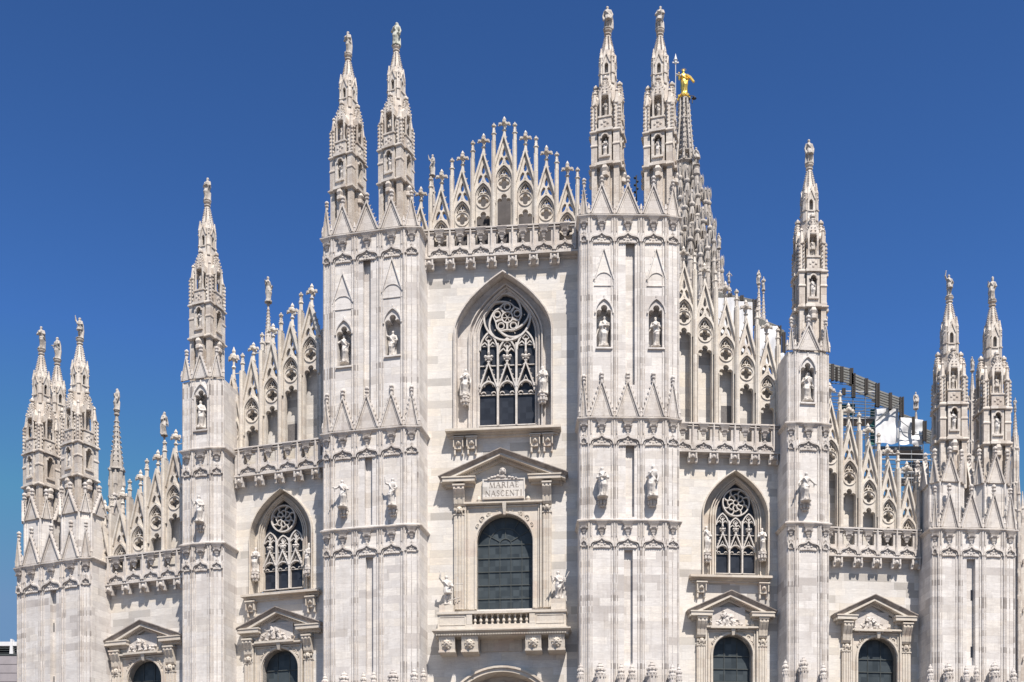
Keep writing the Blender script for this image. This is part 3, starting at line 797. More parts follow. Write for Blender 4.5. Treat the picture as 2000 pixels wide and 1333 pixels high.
RELIEFS = []
def ped_window(key):
    sec, d = S[key], PW[key]
    s = sec.m()
    dv = d['dv']
    x0, x1, yt, yb = d['win']
    xm = (x0 + x1) / 2
    root = MB()
    hole = ped_hole(sec, x0, x1, yt, yb)
    u0, u1 = sec.u(x0), sec.u(x1)
    zs = sec.z(yt, xm) - (u1 - u0) / 2
    # reveal and the moulded frame
    root.loft([(p[0], 0.10, p[1]) for p in hole], [(p[0], -0.55, p[1]) for p in hole])
    fu0, fu1, fz = sec.u(d['frame'][0]), sec.u(d['frame'][1]), sec.z(d['frame'][2], xm)
    zb = sec.z(yb, xm)
    notch = [(fu0, zb), (fu0, fz), (fu1, fz), (fu1, zb)] + [(u1, zb)] + list(reversed(roundarch(u0, u1, zs, 16))) + [(u0, zb)]
    root.plate(notch, (), 0.0, 0.10)
    root.band([(fu0, zb), (fu0, fz), (fu1, fz), (fu1, zb)], 3.2 * s, 0.0, 0.30)
    root.band([(fu0 + 4.5 * s, zb), (fu0 + 4.5 * s, fz - 4.5 * s), (fu1 - 4.5 * s, fz - 4.5 * s), (fu1 - 4.5 * s, zb)], 2.0 * s, 0.0, 0.2)
    root.box(fu0 - 3 * s, fu1 + 3 * s, 0, 0.42, fz, fz + 3.2 * s)
    root.band([(u0 - 3 * s, zb)] + roundarch(u0 - 3 * s, u1 + 3 * s, zs, 20) + [(u1 + 3 * s, zb)], 3.4 * s, 0.0, 0.2)
    for dd_ in (-1, 1):                       # carved spandrels
        for k in range(9):
            a = R(52 + (k % 5) * 12)
            rr = (u1 - u0) / 2 + (7 + 5 * (k // 5)) * s
            root.blob(((u0 + u1) / 2 + dd_ * rr * math.cos(a) * 0.98, 0.11, min(zs + rr * math.sin(a) * 0.97, fz - 8 * s)), (2.4 * s, 2.0 * s, 2.0 * s), 5, 3)
        for cx_, cz_, r_ in ((0.80, 0.86, 5.0), (0.97, 0.62, 3.4), (0.58, 1.02, 3.0)):
            hw_ = (u1 - u0) / 2
            c_ = ((u0 + u1) / 2 + dd_ * hw_ * cx_, min(zs + hw_ * cz_, fz - 9 * s))
            root.band([(c_[0] + r_ * s * math.cos(i * math.pi / 5), c_[1] + r_ * s * math.sin(i * math.pi / 5)) for i in range(10)], 1.6 * s, 0.09, 0.17, True)
            root.blob((c_[0], 0.11, c_[1]), (1.8 * s, 0.07, 1.8 * s), 5, 3)
    root.hexa([((u0 + u1) / 2 - 2.4 * s, 0, zs + (u1 - u0) / 2 - 2 * s), ((u0 + u1) / 2 + 2.4 * s, 0, zs + (u1 - u0) / 2 - 2 * s), ((u0 + u1) / 2 + 2.4 * s, 0.32, zs + (u1 - u0) / 2 - 2 * s), ((u0 + u1) / 2 - 2.4 * s, 0.32, zs + (u1 - u0) / 2 - 2 * s),
               ((u0 + u1) / 2 - 4 * s, 0, fz), ((u0 + u1) / 2 + 4 * s, 0, fz), ((u0 + u1) / 2 + 4 * s, 0.44, fz), ((u0 + u1) / 2 - 4 * s, 0.44, fz)])
    ob = part('pediment_window', root, 'cream', cath, sec.M)
    # glass and its bars
    g = MB(); g.plate(hole, (), -0.62, -0.5)
    part('pane', g, 'greenglass', ob)
    b = MB()
    uc = (u0 + u1) / 2
    hw = (u1 - u0) / 2
    nv = 5 if key == 'bc' else 3
    for i in range(1, nv):
        u = u0 + (u1 - u0) * i / nv
        zt_ = zs + math.sqrt(max(0, hw * hw - (u - uc) ** 2)) if key != 'bc' else zs
        b.box(u - 0.022, u + 0.022, -0.5, -0.45, zb, zt_ - 0.02)
    step = (26.5 if key == 'bc' else 25) * s
    z = zs
    b.box(u0, u1, -0.49, -0.44, zs - 0.03, zs + 0.03)
    while z - step > zb:
        z -= step
        b.box(u0, u1, -0.49, -0.44, z - 0.03, z + 0.03)
    if key == 'bc':
        b.band(roundarch(uc - hw * 0.6, uc + hw * 0.6, zs, 12), 0.06, -0.5, -0.45)
        b.band(roundarch(uc - hw * 0.22, uc + hw * 0.22, zs, 8), 0.05, -0.5, -0.45)
        for k in range(1, 6):
            a = math.pi * k / 6
            b.band([(uc - hw * (0.22 if k % 2 else 0.6) * math.cos(a), zs + hw * (0.22 if k % 2 else 0.6) * math.sin(a)), (uc - hw * 0.97 * math.cos(a), zs + hw * 0.97 * math.sin(a))], 0.05, -0.5, -0.45)
    part('glazing_bar', b, 'lead', ob)
    # pediment
    p = MB()
    apu, apz = sec.uz(d['apex'][0], d['apex'][1], dv)
    lu, lz = sec.uz(d['el'][0], d['el'][1], dv)
    ru, rz = sec.uz(d['er'][0], d['er'][1], dv)
    zl = (lz + rz) / 2
    lu0, ru0 = lu, ru
    def rake(t0, t1, v, inset):
        a, c, e = (lu0 + inset, zl), (apu, apz), (ru0 - inset, zl)
        p.plate([(a[0], a[1] - t1), (a[0], a[1] - t0), (c[0], c[1] - t0), (e[0], e[1] - t0), (e[0], e[1] - t1), (c[0], c[1] - t1)], (), 0.0, v)
    rake(7.5 * s, 12.0 * s, dv * 0.80, 5 * s)
    rake(12.0 * s - 0.01, 18.0 * s, dv * 0.26, 12 * s)
    p_ = p; p = MB()
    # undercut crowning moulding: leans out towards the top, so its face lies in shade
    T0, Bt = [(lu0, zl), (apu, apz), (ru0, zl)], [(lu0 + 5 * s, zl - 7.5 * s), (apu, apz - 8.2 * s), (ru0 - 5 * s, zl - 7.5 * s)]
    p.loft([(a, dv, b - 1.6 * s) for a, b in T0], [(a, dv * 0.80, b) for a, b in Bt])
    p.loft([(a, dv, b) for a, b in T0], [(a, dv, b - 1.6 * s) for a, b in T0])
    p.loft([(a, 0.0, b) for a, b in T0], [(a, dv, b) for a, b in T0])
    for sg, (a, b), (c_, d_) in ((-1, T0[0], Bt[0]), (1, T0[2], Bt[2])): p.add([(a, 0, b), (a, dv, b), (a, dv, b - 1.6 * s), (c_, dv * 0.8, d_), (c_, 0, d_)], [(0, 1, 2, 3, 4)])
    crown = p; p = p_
    nd = int((ru0 - lu0) / (3.4 * s))
    for i in range(3, nd - 3):
        x = lu0 + (ru0 - lu0) * i / nd
        f_ = (x - lu0) / (apu - lu0) if x < apu else (ru0 - x) / (ru0 - apu)
        zz_ = zl + (apz - zl) * f_ - 12.5 * s
        p.hexa([(x - 1.0 * s, 0, zz_ - 3 * s), (x + 1.0 * s, 0, zz_ - 3 * s), (x + 1.0 * s, dv * 0.42, zz_ - 3 * s), (x - 1.0 * s, dv * 0.42, zz_ - 3 * s), (x - 1.0 * s, 0, zz_ + 1 * s), (x + 1.0 * s, 0, zz_ + 1 * s), (x + 1.0 * s, dv * 0.42, zz_ + 1 * s), (x - 1.0 * s, dv * 0.42, zz_ + 1 * s)])
    for key2 in ('cl', 'cr'):
        a0, a1, y0, y1 = d[key2]
        ua, ub = sec.u(a0, dv * 0.84), sec.u(a1, dv * 0.84)
        za = zl - (2.5 * s)
        p.box(ua, ub, 0, dv * 0.87, za - 8 * s, za)
        p.box(ua + 4 * s, ub - 4 * s, 0, dv * 0.38, za - 13 * s, za - 8 * s)
        p.box(ua - 1.5 * s, ub + 1.5 * s, 0, dv * 0.93, za - 1.2 * s, za + 1.2 * s)
    pd_ = part('pediment', p, 'cream', ob)
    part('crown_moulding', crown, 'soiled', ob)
    # attic between the consoles, shelf
    a_ = MB()
    mx0, mx1, my0, my1 = d['mid']
    a_.box(sec.u(d['pil'][0][1]), sec.u(d['pil'][1][0]), 0, 0.16, fz + 3.2 * s, zl - 2 * s)
    a_.box(sec.u(mx0, 0.3), sec.u(mx1, 0.3), 0, 0.5, sec.z(my1, xm) - 4.5 * s, sec.z(my1, xm) - 0.5 * s)
    for sg, x in ((-1, mx0 - 8), (1, mx1 + 8)):
        a_.lathe(sec.u(x), 0.2, [(3.5 * s, fz + 3.2 * s), (5 * s, fz + 8 * s), (3 * s, fz + 13 * s), (1 * s, fz + 16 * s)], 7)
    part('attic', a_, 'cream', ob)
    for a0, a1 in d['pil']:
        q = MB()
        ua, ub = sec.u(a0, 0.2), sec.u(a1, 0.2)
        zc1 = sec.z(d['cb'], xm)
        q.box(ua, ub, 0, 0.24, zb, zc1)
        for i in range(3):
            q.box(ua + (ub - ua) * (0.12 + i * 0.29), ua + (ub - ua) * (0.30 + i * 0.29), 0.235, 0.29, zb, zc1 - 4 * s)
        q.box(ua - 1 * s, ub + 1 * s, 0, 0.3, zc1 - 2 * s, zc1)
        part('pilaster', q, 'cream', ob)
        q = MB()
        console(q, ua, ub, sec.z(d['ct'], xm), zc1, s, 0.62 * dv / 0.85)
        part('console', q, 'cream', ob)
        q = MB()
        zt_ = sec.z(d['ct'], xm) + 3 * s
        q.box(ua + 1.0 * s, ub - 1.0 * s, 0, 0.2 * dv, zt_, zl - 14 * s)
        part('console_block', q, 'cream', ob)
    return ob
for key in PW: PW[key]['ob'] = ped_window(key)

# shelf under each pointed window, with its mask brackets
def sill(key, x0, x1, y0, y1, brk, yb0, yb1, v=0.75, par=None):
    sec = S[key]; s = sec.m()
    mb = MB()
    ua, ub = sec.u(x0, v), sec.u(x1, v)
    z = (sec.z(y0, x0, v) + sec.z(y1, x1, v)) / 2
    mb.box(ua, ub, 0, v, z - 4.5 * s, z)
    mb.box(ua + 3 * s, ub - 3 * s, 0, v * 0.45, z - 8 * s, z - 4.5 * s)
    mb.box(ua + 6 * s, ub - 6 * s, 0, v * 0.25, z - 12 * s, z - 8 * s)
    mb.box(ua + 4 * s, ub - 4 * s, -0.3, v - 0.2, z, z + 1.2 * s)
    ob = part('window_shelf', mb, 'cream', cath, sec.M)
    for a, b in brk:
        q = MB()
        u0, u1 = sec.u(a, 0.35), sec.u(b, 0.35)
        zt, zb = z - 12 * s, z - 12 * s - (yb1 - yb0) * s
        h = zt - zb
        q.hexa([(u0, 0, zb + h * 0.42), (u1, 0, zb + h * 0.42), (u1, 0.22, zb + h * 0.42), (u0, 0.22, zb + h * 0.42), (u0, 0, zt), (u1, 0, zt), (u1, 0.42, zt), (u0, 0.42, zt)])
        q.box(u0 - 1.2 * s, u1 + 1.2 * s, 0, 0.5, zt - 2.5 * s, zt)
        q.box(u0 + 1 * s, u1 - 1 * s, 0, 0.24, zb + h * 0.32, zb + h * 0.45)
        q.band([(u0 + 1.2 * s, zb + h * 0.40), (u0 + 1.2 * s, zt - 4 * s), (u1 - 1.2 * s, zt - 4 * s), (u1 - 1.2 * s, zb + h * 0.40)], 1.8 * s, 0.2, 0.44)
        facemask(q, (u0 + u1) / 2, 0.33, zb + h * 0.66, (u1 - u0) * 0.20)
        for dd in (0.14, 0.86):
            q.box(u0 + (u1 - u0) * dd - 1.6 * s, u0 + (u1 - u0) * dd + 1.6 * s, 0, 0.2, zb, zb + h * 0.45)
            q.blob((u0 + (u1 - u0) * dd, 0.16, zb + 1.5 * s), 2.2 * s, 5, 3)
        part('mask_bracket', q, 'cream', ob)
sill('bc', 869, 1095, 838, 829, ((885, 905), (911, 931), (1035, 1055), (1060, 1080)), 855, 888)
sill('bil', 469, 622, 1160, 1151, ((480, 497), (597, 614)), 1170, 1200, 0.6)
sill('bir', 1349, 1509, 1122, 1124, ((1361, 1380), (1483, 1502)), 1136, 1166, 0.6)

# ---------------------------------------------------------------- pointed windows
def gothic_window(key):
    sec, d = S[key], GW[key]
    s = sec.m()
    hx0, hx1, hya, hys, hyb = d['hood']
    gx0, gx1, gya, gys, gyb = d['glass']
    xm = (hx0 + hx1) / 2
    n = 10
    dep = -0.98 if key == 'bc' else -0.78
    # glass plane outline measured on the glass plane itself
    gu0, gu1 = sec.u(gx0, dep), sec.u(gx1, dep)
    gs, ga = sec.z(gys, xm, dep), sec.z(gya, xm, dep)
    gb = sec.z(gyb, xm, dep)
    hu0, hu1, hs_, ha = sec.u(hx0), sec.u(hx1), sec.z(hys, xm), sec.z(hya, xm)
    hb = sec.z(hyb, xm)
    def ol(f, v):
        """outline between hood (f = 0) and glass (f = 1)"""
        a0, a1 = hu0 + (gu0 - hu0) * f, hu1 + (gu1 - hu1) * f
        pts = [(a0, hb + (gb - hb) * f)] + sharp_arch(a0, a1, hs_ + (gs - hs_) * f, ha + (ga - ha) * f, n, key == 'bc') + [(a1, hb + (gb - hb) * f)]
        return [(p[0], v, p[1]) for p in pts]
    fr = MB()
    steps = [(0.0, 0.02), (0.07, 0.02), (0.09, dep * 0.70), (0.52, dep * 0.74), (0.54, dep * 0.62), (0.62, dep * 0.62), (0.66, dep * 0.80), (0.84, dep * 0.80), (0.88, dep * 0.92), (1.0, dep * 0.94), (1.0, dep - 0.2)]
    for (f0, v0), (f1, v1) in zip(steps, steps[1:]): fr.loft(ol(f0, v0), ol(f1, v1))
    for f, v, w, pr in ((0.0, 0.0, 2.4, 0.22), (0.58, dep * 0.62, 2.2, 0.12), (0.75, dep * 0.80, 2.0, 0.14), (0.93, dep * 0.92, 1.8, 0.10)):
        fr.band([(p[0], p[2]) for p in ol(f, 0)], w * s, v - 0.05, v + pr)
    # beads on the hood
    o = [(p[0], p[2]) for p in ol(-0.03, 0)]
    for (a, b) in zip(o, o[1:]):
        L = math.hypot(b[0] - a[0], b[1] - a[1])
        k = max(1, int(L / (2.6 * s)))
        for i in range(k):
            t = (i + 0.5) / k
            fr.blob((a[0] + (b[0] - a[0]) * t, 0.1, a[1] + (b[1] - a[1]) * t), (1.0 * s, 0.12, 1.0 * s), 4, 2)
    ob = part('pointed_window', fr, 'trim' if key == 'bc' else 'cream', cath, sec.M)
    g = MB()
    go = [(p[0], p[2]) for p in ol(1.0, 0)]
    g.plate(go, (), dep - 0.22, dep - 0.12)
    part('pane', g, 'darkglass', ob)
    # tracery
    t = MB()
    v0, v1 = dep - 0.12, dep + 0.10
    k = (gu1 - gu0) / 108.0 / 1.0          # scale: central window is 108 photo pixels wide
    gc = (gu0 + gu1) / 2
    rx, ry, rr = d['rose']
    ru, rz = sec.uz(rx, ry, dep); ru = gc + (ru - gc) * 0.4
    rr = rr * s
    def ring(c, r, w, vv=v1, nn=24): t.band([(c[0] + r * math.cos(2 * math.pi * i / nn), c[1] + r * math.sin(2 * math.pi * i / nn)) for i in range(nn)], w, v0, vv, True)
    ring((ru, rz), rr, 3.4 * k, v1 + 0.05, 36)
    if d['n'] == 5:
        ring((ru, rz), rr * 0.235, 2.6 * k)
        wavy = []
        for i in range(40):
            a = 2 * math.pi * i / 40
            rad = rr * (0.585 + 0.055 * math.cos(5 * (a - R(18))))
            wavy.append((ru + rad * math.cos(a), rz + rad * math.sin(a)))
        t.band(wavy, 2.2 * k, v0, v1, True)
        for j in range(5):
            a = R(18 + 72 * j)
            ring((ru + rr * 0.45 * math.cos(a), rz + rr * 0.45 * math.sin(a)), rr * 0.135, 2.0 * k, v1, 14)
            # flame shaped cells: curling bars from the inner wreath to the rim, with a cusp in each
            p = []
            for i in range(17):
                q = i / 16
                an = a + R(-2) + R(74) * q
                rad = rr * (0.63 + 0.34 * (0.35 * q + 0.65 * (3 * q * q - 2 * q ** 3)))
                p.append((ru + rad * math.cos(an), rz + rad * math.sin(an)))
            t.band(p, 3.2 * k, v0, v1 + 0.02)
            for da, dr in ((38, 0.80), (62, 0.74)):
                an = a + R(da)
                t.blob((ru + rr * dr * math.cos(an), v0 + 0.1, rz + rr * dr * math.sin(an)), (1.5 * k, 0.09, 1.5 * k), 5, 3)
            for sg in (-1, 1):
                an = a + sg * R(22)
                t.band([(ru + rr * 0.24 * math.cos(a + sg * R(30)), rz + rr * 0.24 * math.sin(a + sg * R(30))), (ru + rr * 0.52 * math.cos(a + sg * R(34)), rz + rr * 0.52 * math.sin(a + sg * R(34)))], 1.8 * k, v0, v1)
        for j in range(6):
            a = R(60 * j)
            t.band([(ru, rz), (ru + rr * 0.23 * math.cos(a), rz + rr * 0.23 * math.sin(a))], 1.0 * k, v0, v1 - 0.06)
    else:
        ring((ru, rz), rr * 0.20, 2.2 * k, v1, 14)
        for j in range(8):
            a = R(45 * j + 10)
            p = [(ru + rr * r_ * math.cos(a + R(an)), rz + rr * r_ * math.sin(a + R(an))) for r_, an in ((0.22, 0), (0.42, 4), (0.52, 14), (0.64, 22), (0.82, 20), (0.97, 12))]
            t.band(p, 2.6 * k, v0, v1)
            p = [(ru + rr * r_ * math.cos(a + R(an)), rz + rr * r_ * math.sin(a + R(an))) for r_, an in ((0.52, 14), (0.60, 2), (0.64, -12), (0.62, -22))]
            t.band(p, 2.0 * k, v0, v1)
    # three lights
    Hh = gs - gb
    scale = (gu1 - gu0) / 108.0
    zz = lambda px: rz - (px - 621.0) * scale        # rows as in the central window
    ea = [gu0, gu0 + (gu1 - gu0) * 0.333, gu0 + (gu1 - gu0) * 0.667, gu1]
    zb_ = gb
    bot = lambda px: zz(px)
    f_top = zz(672)
    # rows stretch so that the last one meets the sill
    def row(px): return f_top + (px - 672.0) / (833.0 - 672.0) * (zb_ - f_top)
    for u in ea[1:3]:
        t.box(u - 1.9 * k, u + 1.9 * k, v0, v1 + 0.10, zb_, row(672))
    for i in range(3):
        a, b = ea[i] + (0.8 * k if i == 0 else 1.2 * k), ea[i + 1] - (0.8 * k if i == 2 else 1.2 * k)
        c = (a + b) / 2
        top = 649 if i != 1 else 662
        t.band(gothic(a, b, row(684 if i != 1 else 692), row(top), 6), 3.0 * k, v0, v1 + 0.02)
        # trefoil cusps under the arch
        hw = (b - a) / 2
        zt_ = row(top)
        t.band(foil((c, zt_ - 12 * k), 4, 3.0 * k, 3.2 * k, 4), 1.7 * k, v0, v1 - 0.05, True)
        t.band([(a + 1 * k, zt_ - 26 * k), (a + hw * 0.55, zt_ - 19 * k), (c, zt_ - 27 * k)], 2.0 * k, v0, v1 - 0.05)
        t.band([(b - 1 * k, zt_ - 26 * k), (b - hw * 0.55, zt_ - 19 * k), (c, zt_ - 27 * k)], 2.0 * k, v0, v1 - 0.05)
        for rrow in (674.5, 713, 770):
            t.box(a, b, v0, v1 - 0.12, row(rrow) - 0.8 * k, row(rrow) + 0.8 * k)
        # gablet with finial
        za_, zb2 = row(710), row(757)
        t.band([(a, zb2), (c, za_), (b, zb2)], 3.2 * k, v0, v1 + 0.12)
        for sg in (-1, 1):
            for q in range(5):
                tt = (q + 0.4) / 5
                t.blob((c + sg * hw * (1 - tt) + sg * 2 * k, v1 + 0.02, zb2 + (za_ - zb2) * tt + 1.5 * k), (1.7 * k, 0.1, 1.7 * k), 5, 3)
        t.box(c - 1.6 * k, c + 1.6 * k, v0, v1 + 0.05, za_ - 1 * k, row(664 if i != 1 else 676))
        t.blob((c, v1 + 0.05, row(699)), (4.4 * k, 0.16, 4.5 * k), 6, 4)
        for sg in (-1, 1):
            t.blob((c + sg * 6.0 * k, v1 + 0.03, row(697)), (3.4 * k, 0.13, 3.0 * k), 6, 4)
            t.blob((c + sg * 5.0 * k, v1 + 0.03, row(703)), (2.4 * k, 0.1, 2.0 * k), 6, 4)
        t.blob((c, v1 + 0.05, row(690)), (2.8 * k, 0.14, 4.5 * k), 6, 4)
        t.box(c - 3 * k, c + 3 * k, v0, v1 + 0.1, row(708), row(706))
        t.band([(c - hw * 0.5, zb2 + 3 * k), (c, zb2 + 22 * k), (c + hw * 0.5, zb2 + 3 * k)], 1.2 * k, v0, v1)
        # lower arch
        t.band(gothic(a, b, row(766), row(745), 6), 2.8 * k, v0, v1 + 0.06)
        t.band(arc((a + hw * 0.42, row(769)), 4.5 * k, 170, 20, 5), 1.8 * k, v0, v1 - 0.05)
        t.band(arc((b - hw * 0.42, row(769)), 4.5 * k, 10, 160, 5), 1.8 * k, v0, v1 - 0.05)
    t.box(gu0 - 1 * k, gu1 + 1 * k, v0, v1 + 0.1, zb_, zb_ + 2 * k)
    part('tracery', t, 'statue', ob)
    return ob, dep
for key in GW: GW[key]['ob'], GW[key]['dep'] = gothic_window(key)

# ---------------------------------------------------------------- parapets on brackets
def parapet(key, y0l, y0r, xs, pitch, v=0.52):
    """xs: photo columns of the bracket centres; rows measured from the rail"""
    sec = S[key]; s = sec.m(None, v)
    z = (sec.z(y0l, xs[0], v) + sec.z(y0r, xs[-1], v)) / 2
    ub = [sec.u(x, v) for x in xs]
    p = sum(b - a for a, b in zip(ub, ub[1:])) / max(1, len(ub) - 1)
    ua, ue = -0.1, sec.len + 0.1
    cs = [(a + b) / 2 for a, b in zip(ub, ub[1:])]
    cs = [ub[0] - p / 2] + cs + [ub[-1] + p / 2]
    mb = MB()
    holes = []
    hw = p * 0.30
    for c in cs:
        a, b = max(c - hw + 1.0 * s, ua + 0.05), min(c + hw + 1.5 * s, ue - 0.05)
        if b - a > 0.15: holes.append([(a, z - 30 * s), (a, z - 7 * s), (b, z - 7 * s), (b, z - 30 * s)])
    mb.plate([(ua, z - 50 * s), (ua, z), (ue, z), (ue, z - 50 * s)], holes, v - 0.28, v)
    mb.box(ua, ue, v - 0.36, v + 0.16, z, z + 3.0 * s)
    mb.box(ua, ue, v - 0.01, v + 0.10, z - 4 * s, z - 2.5 * s)
    mb.box(ua, ue, 0.0, v + 0.12, z - 54 * s, z - 50 * s)          # floor slab
    mb.box(ua, ue, 0.0, v * 0.35, z - 58 * s, z - 54 * s)
    for u in ub + [ub[0] - p, ub[-1] + p]:
        if ua < u < ue:
            mb.box(u - 2.0 * s, u + 2.0 * s, v - 0.02, v + 0.10, z - 49 * s, z)
            mb.lathe(u, v + 0.1, [(1.7 * s, z - 49 * s), (1.7 * s, z)], 6)
    for c in cs:
        if not (ua + 0.3 < c < ue - 0.3): continue
        capital(mb, c, z - 1 * s, s * 0.95, v)
        ogee_head(mb, c, p / 2 - 2.2 * s, z - 49 * s, z - 32 * s, s, v)
    ob = part('parapet', mb, 'trim', cath, sec.M)
    for u in ub:
        q = MB()
        w = 7.5 * s
        prof = [(0, z - 54 * s), (v + 0.02, z - 54 * s), (v + 0.02, z - 61 * s), (v * 0.92, z - 65 * s), (v * 0.65, z - 67 * s), (v * 0.4, z - 69 * s), (0, z - 70 * s)]
        n = len(prof)
        q.add([(u - w, a, b) for a, b in prof] + [(u + w, a, b) for a, b in prof], [(i, (i + 1) % n, n + (i + 1) % n, n + i) for i in range(n)] + [tuple(range(n)), tuple(range(2 * n - 1, n - 1, -1))])
        q.box(u - w - 1 * s, u - w + 2.2 * s, v - 0.1, v + 0.09, z - 66 * s, z - 54 * s)
        q.box(u + w - 2.2 * s, u + w + 1 * s, v - 0.1, v + 0.09, z - 66 * s, z - 54 * s)
        facemask(q, u, v + 0.05, z - 61.5 * s, 3.6 * s)
        for dx in (-1, 1):
            q.hexa([(u + dx * w - 2.0 * s, v * 0.55, z - 73 * s), (u + dx * w + 2.0 * s, v * 0.55, z - 73 * s), (u + dx * w + 2.0 * s, v * 0.95, z - 73 * s), (u + dx * w - 2.0 * s, v * 0.95, z - 73 * s),
                    (u + dx * w - 2.4 * s, v * 0.4, z - 63 * s), (u + dx * w + 2.4 * s, v * 0.4, z - 63 * s), (u + dx * w + 2.4 * s, v + 0.03, z - 63 * s), (u + dx * w - 2.4 * s, v + 0.03, z - 63 * s)])
            q.blob((u + dx * w, v * 0.8, z - 72 * s), (2.6 * s, 3.4 * s, 2.4 * s), 5, 3)
        part('bracket', q, 'trim', ob)
    return ob
parapet('bc', 454, 440, (838, 879, 919, 960, 1001, 1042, 1083), 41)
parapet('bil', 880, 860, (467, 506, 545, 582, 617), 38, 0.5)
parapet('bir', 830, 834, (1353, 1394, 1435, 1475, 1511), 40, 0.5)
parapet('bol', 1092, 1075, (212, 246, 280, 314, 347), 34, 0.5)
parapet('bor', 1034, 1038, (1637, 1676, 1713, 1751, 1789), 38, 0.5)

# ---------------------------------------------------------------- pierced gable screens above the parapets
def gable_mesh(hw, zb, zarch, zapex, zfin, s, fin=True):
    """one pierced gable; centred on u = 0, front at v = 0"""
    mb = MB()
    th = 0.34
    A = zapex - zarch
    eave = zarch - 3 * s
    out = [(-hw, zb), (-hw, eave), (0, zapex), (hw, eave), (hw, zb)]
    hs = []
    zq = zarch - 36 * s
    k = hw / 20.3
    top = zarch - 55 * s
    if zb < top - 30 * s:
        hs.append(trefoil_head(0, 13 * k, zb + 0.05, top))
    if zb < zq - 14 * s:
        hs.append(foil((0, zq), 4, 6.0 * k, 4.9 * k, 5))
    ro = min(14.3 * k, 14.3 * s)
    if zb < zarch - 30 * s:
        ty = [(0, zarch - 5 * s), (4.2 * k, zarch - 9.5 * s), (8.0 * k, zarch - 15 * s), (11.0 * k, zarch - 22 * s)] + [(ro * math.cos(R(a)), zq + ro * math.sin(R(a))) for a in (48, 60, 75, 90, 105, 120, 132)] + [(-11.0 * k, zarch - 22 * s), (-8.0 * k, zarch - 15 * s), (-4.2 * k, zarch - 9.5 * s)]
        hs.append(ty)
    # lights in the triangle
    zt = zarch + A * 0.42
    hs.append([(0, zt + A * 0.16), (2.2 * k, zt + A * 0.05), (3.4 * k, zt - A * 0.05), (2.4 * k, zt - A * 0.11), (0, zt - A * 0.14), (-2.4 * k, zt - A * 0.11), (-3.4 * k, zt - A * 0.05), (-2.2 * k, zt + A * 0.05)])
    for sg in (-1, 1):
        p = [(1.6 * k, zarch + A * 0.22), (4.8 * k, zarch + A * 0.27), (8.3 * k, zarch + A * 0.20), (10.6 * k, zarch + A * 0.09), (10.4 * k, zarch - 1 * s), (6.6 * k, zarch + A * 0.02), (4.0 * k, zarch + A * 0.09)]
        p = [(sg * a, b) for a, b in p]
        hs.append(p if sg > 0 else list(reversed(p)))
    mb.plate(out, hs, -th, 0.0)
    # mouldings
    mb.band([(-hw + 1.5 * s, eave), (0, zapex - 3.4 * s), (hw - 1.5 * s, eave)], 4.4 * s, -th, 0.18)
    ar = gothic(-17.2 * k, 17.2 * k, zarch - 29 * s, zarch, 7)
    lo = max(zb, zarch - 75 * s)
    mb.band([(-17.2 * k, lo)] + ar + [(17.2 * k, lo)], 3.6 * s, 0, 0.17)
    ar = gothic(-14.0 * k, 14.0 * k, zarch - 29 * s, zarch - 4.5 * s, 7)
    mb.band([(-14.0 * k, zb)] + ar + [(14.0 * k, zb)], 1.3 * s, 0, 0.07)
    if zb < zq - 14 * s:
        mb.band([(13.2 * k * math.cos(2 * math.pi * i / 20), zq + 13.2 * k * math.sin(2 * math.pi * i / 20)) for i in range(20)], 1.1 * s, 0, 0.06, True)
    mb.blob((0, 0.1, zarch + 2.5 * s), (2.4 * s, 0.14, 3.4 * s), 5, 3)
    if zb < zarch - 30 * s:                    # cusped bars inside the arch head
        for sg in (-1, 1):
            mb.band([(0, zarch - 9 * s), (sg * 2.8 * k, zarch - 14 * s), (sg * 1.6 * k, zarch - 18.5 * s), (sg * 5.6 * k, zarch - 17.5 * s), (sg * 8.4 * k, zarch - 22 * s)], 1.3 * s, -th + 0.05, -0.03)
        mb.band([(0, zarch - 5 * s), (0, zarch - 10 * s)], 1.3 * s, -th + 0.05, -0.03)
        mb.band([(0, zarch - 17 * s), (0, zarch - 22.5 * s)], 1.5 * s, -th + 0.05, -0.03)
    crockets(mb, (-hw, eave), (0, zapex), 5, 1.9 * s, -th / 2, 1)
    crockets(mb, (hw, eave), (0, zapex), 5, 1.9 * s, -th / 2, -1)
    if fin: finial(mb, 0, -th / 2, zapex - 5 * s, zfin, 11.5 * s)
    return mb

def slim_pinnacle(u, zb, zt, s, w=3.5):
    mb = MB()
    w = w * s
    z1 = zt - 38 * s
    mb.box(u - w, u + w, -0.30, 0.26, zb, z1)
    mb.lathe(u, 0.26, [(w * 0.65, zb), (w * 0.65, z1)], 6)
    mb.lathe(u, 0.0, [(w * 1.55, z1), (w * 1.6, z1 + 2 * s), (w * 1.1, z1 + 3 * s)], 4, R(45))
    mb.lathe(u, 0.0, [(w * 1.1, z1 + 3 * s), (w * 1.05, z1 + 15 * s), (w * 1.5, z1 + 16 * s), (w * 1.5, z1 + 17.5 * s), (w * 0.95, z1 + 19 * s), (w * 0.62, zt - 8.5 * s), (w * 1.3, zt - 7 * s), (w * 1.3, zt - 4.5 * s), (w * 0.5, zt - 3.6 * s), (w * 0.7, zt - 2 * s), (w * 0.2, zt)], 6)
    for k in range(4):
        x, y = math.cos(k * math.pi / 2 + 0.78), math.sin(k * math.pi / 2 + 0.78)
        for q in range(3): mb.blob((u + x * w * (1.0 - 0.12 * q), y * w * (1.0 - 0.12 * q), z1 + (21 + 3.6 * q) * s), (0.9 * s, 0.9 * s, 1.3 * s), 4, 2)
    return mb

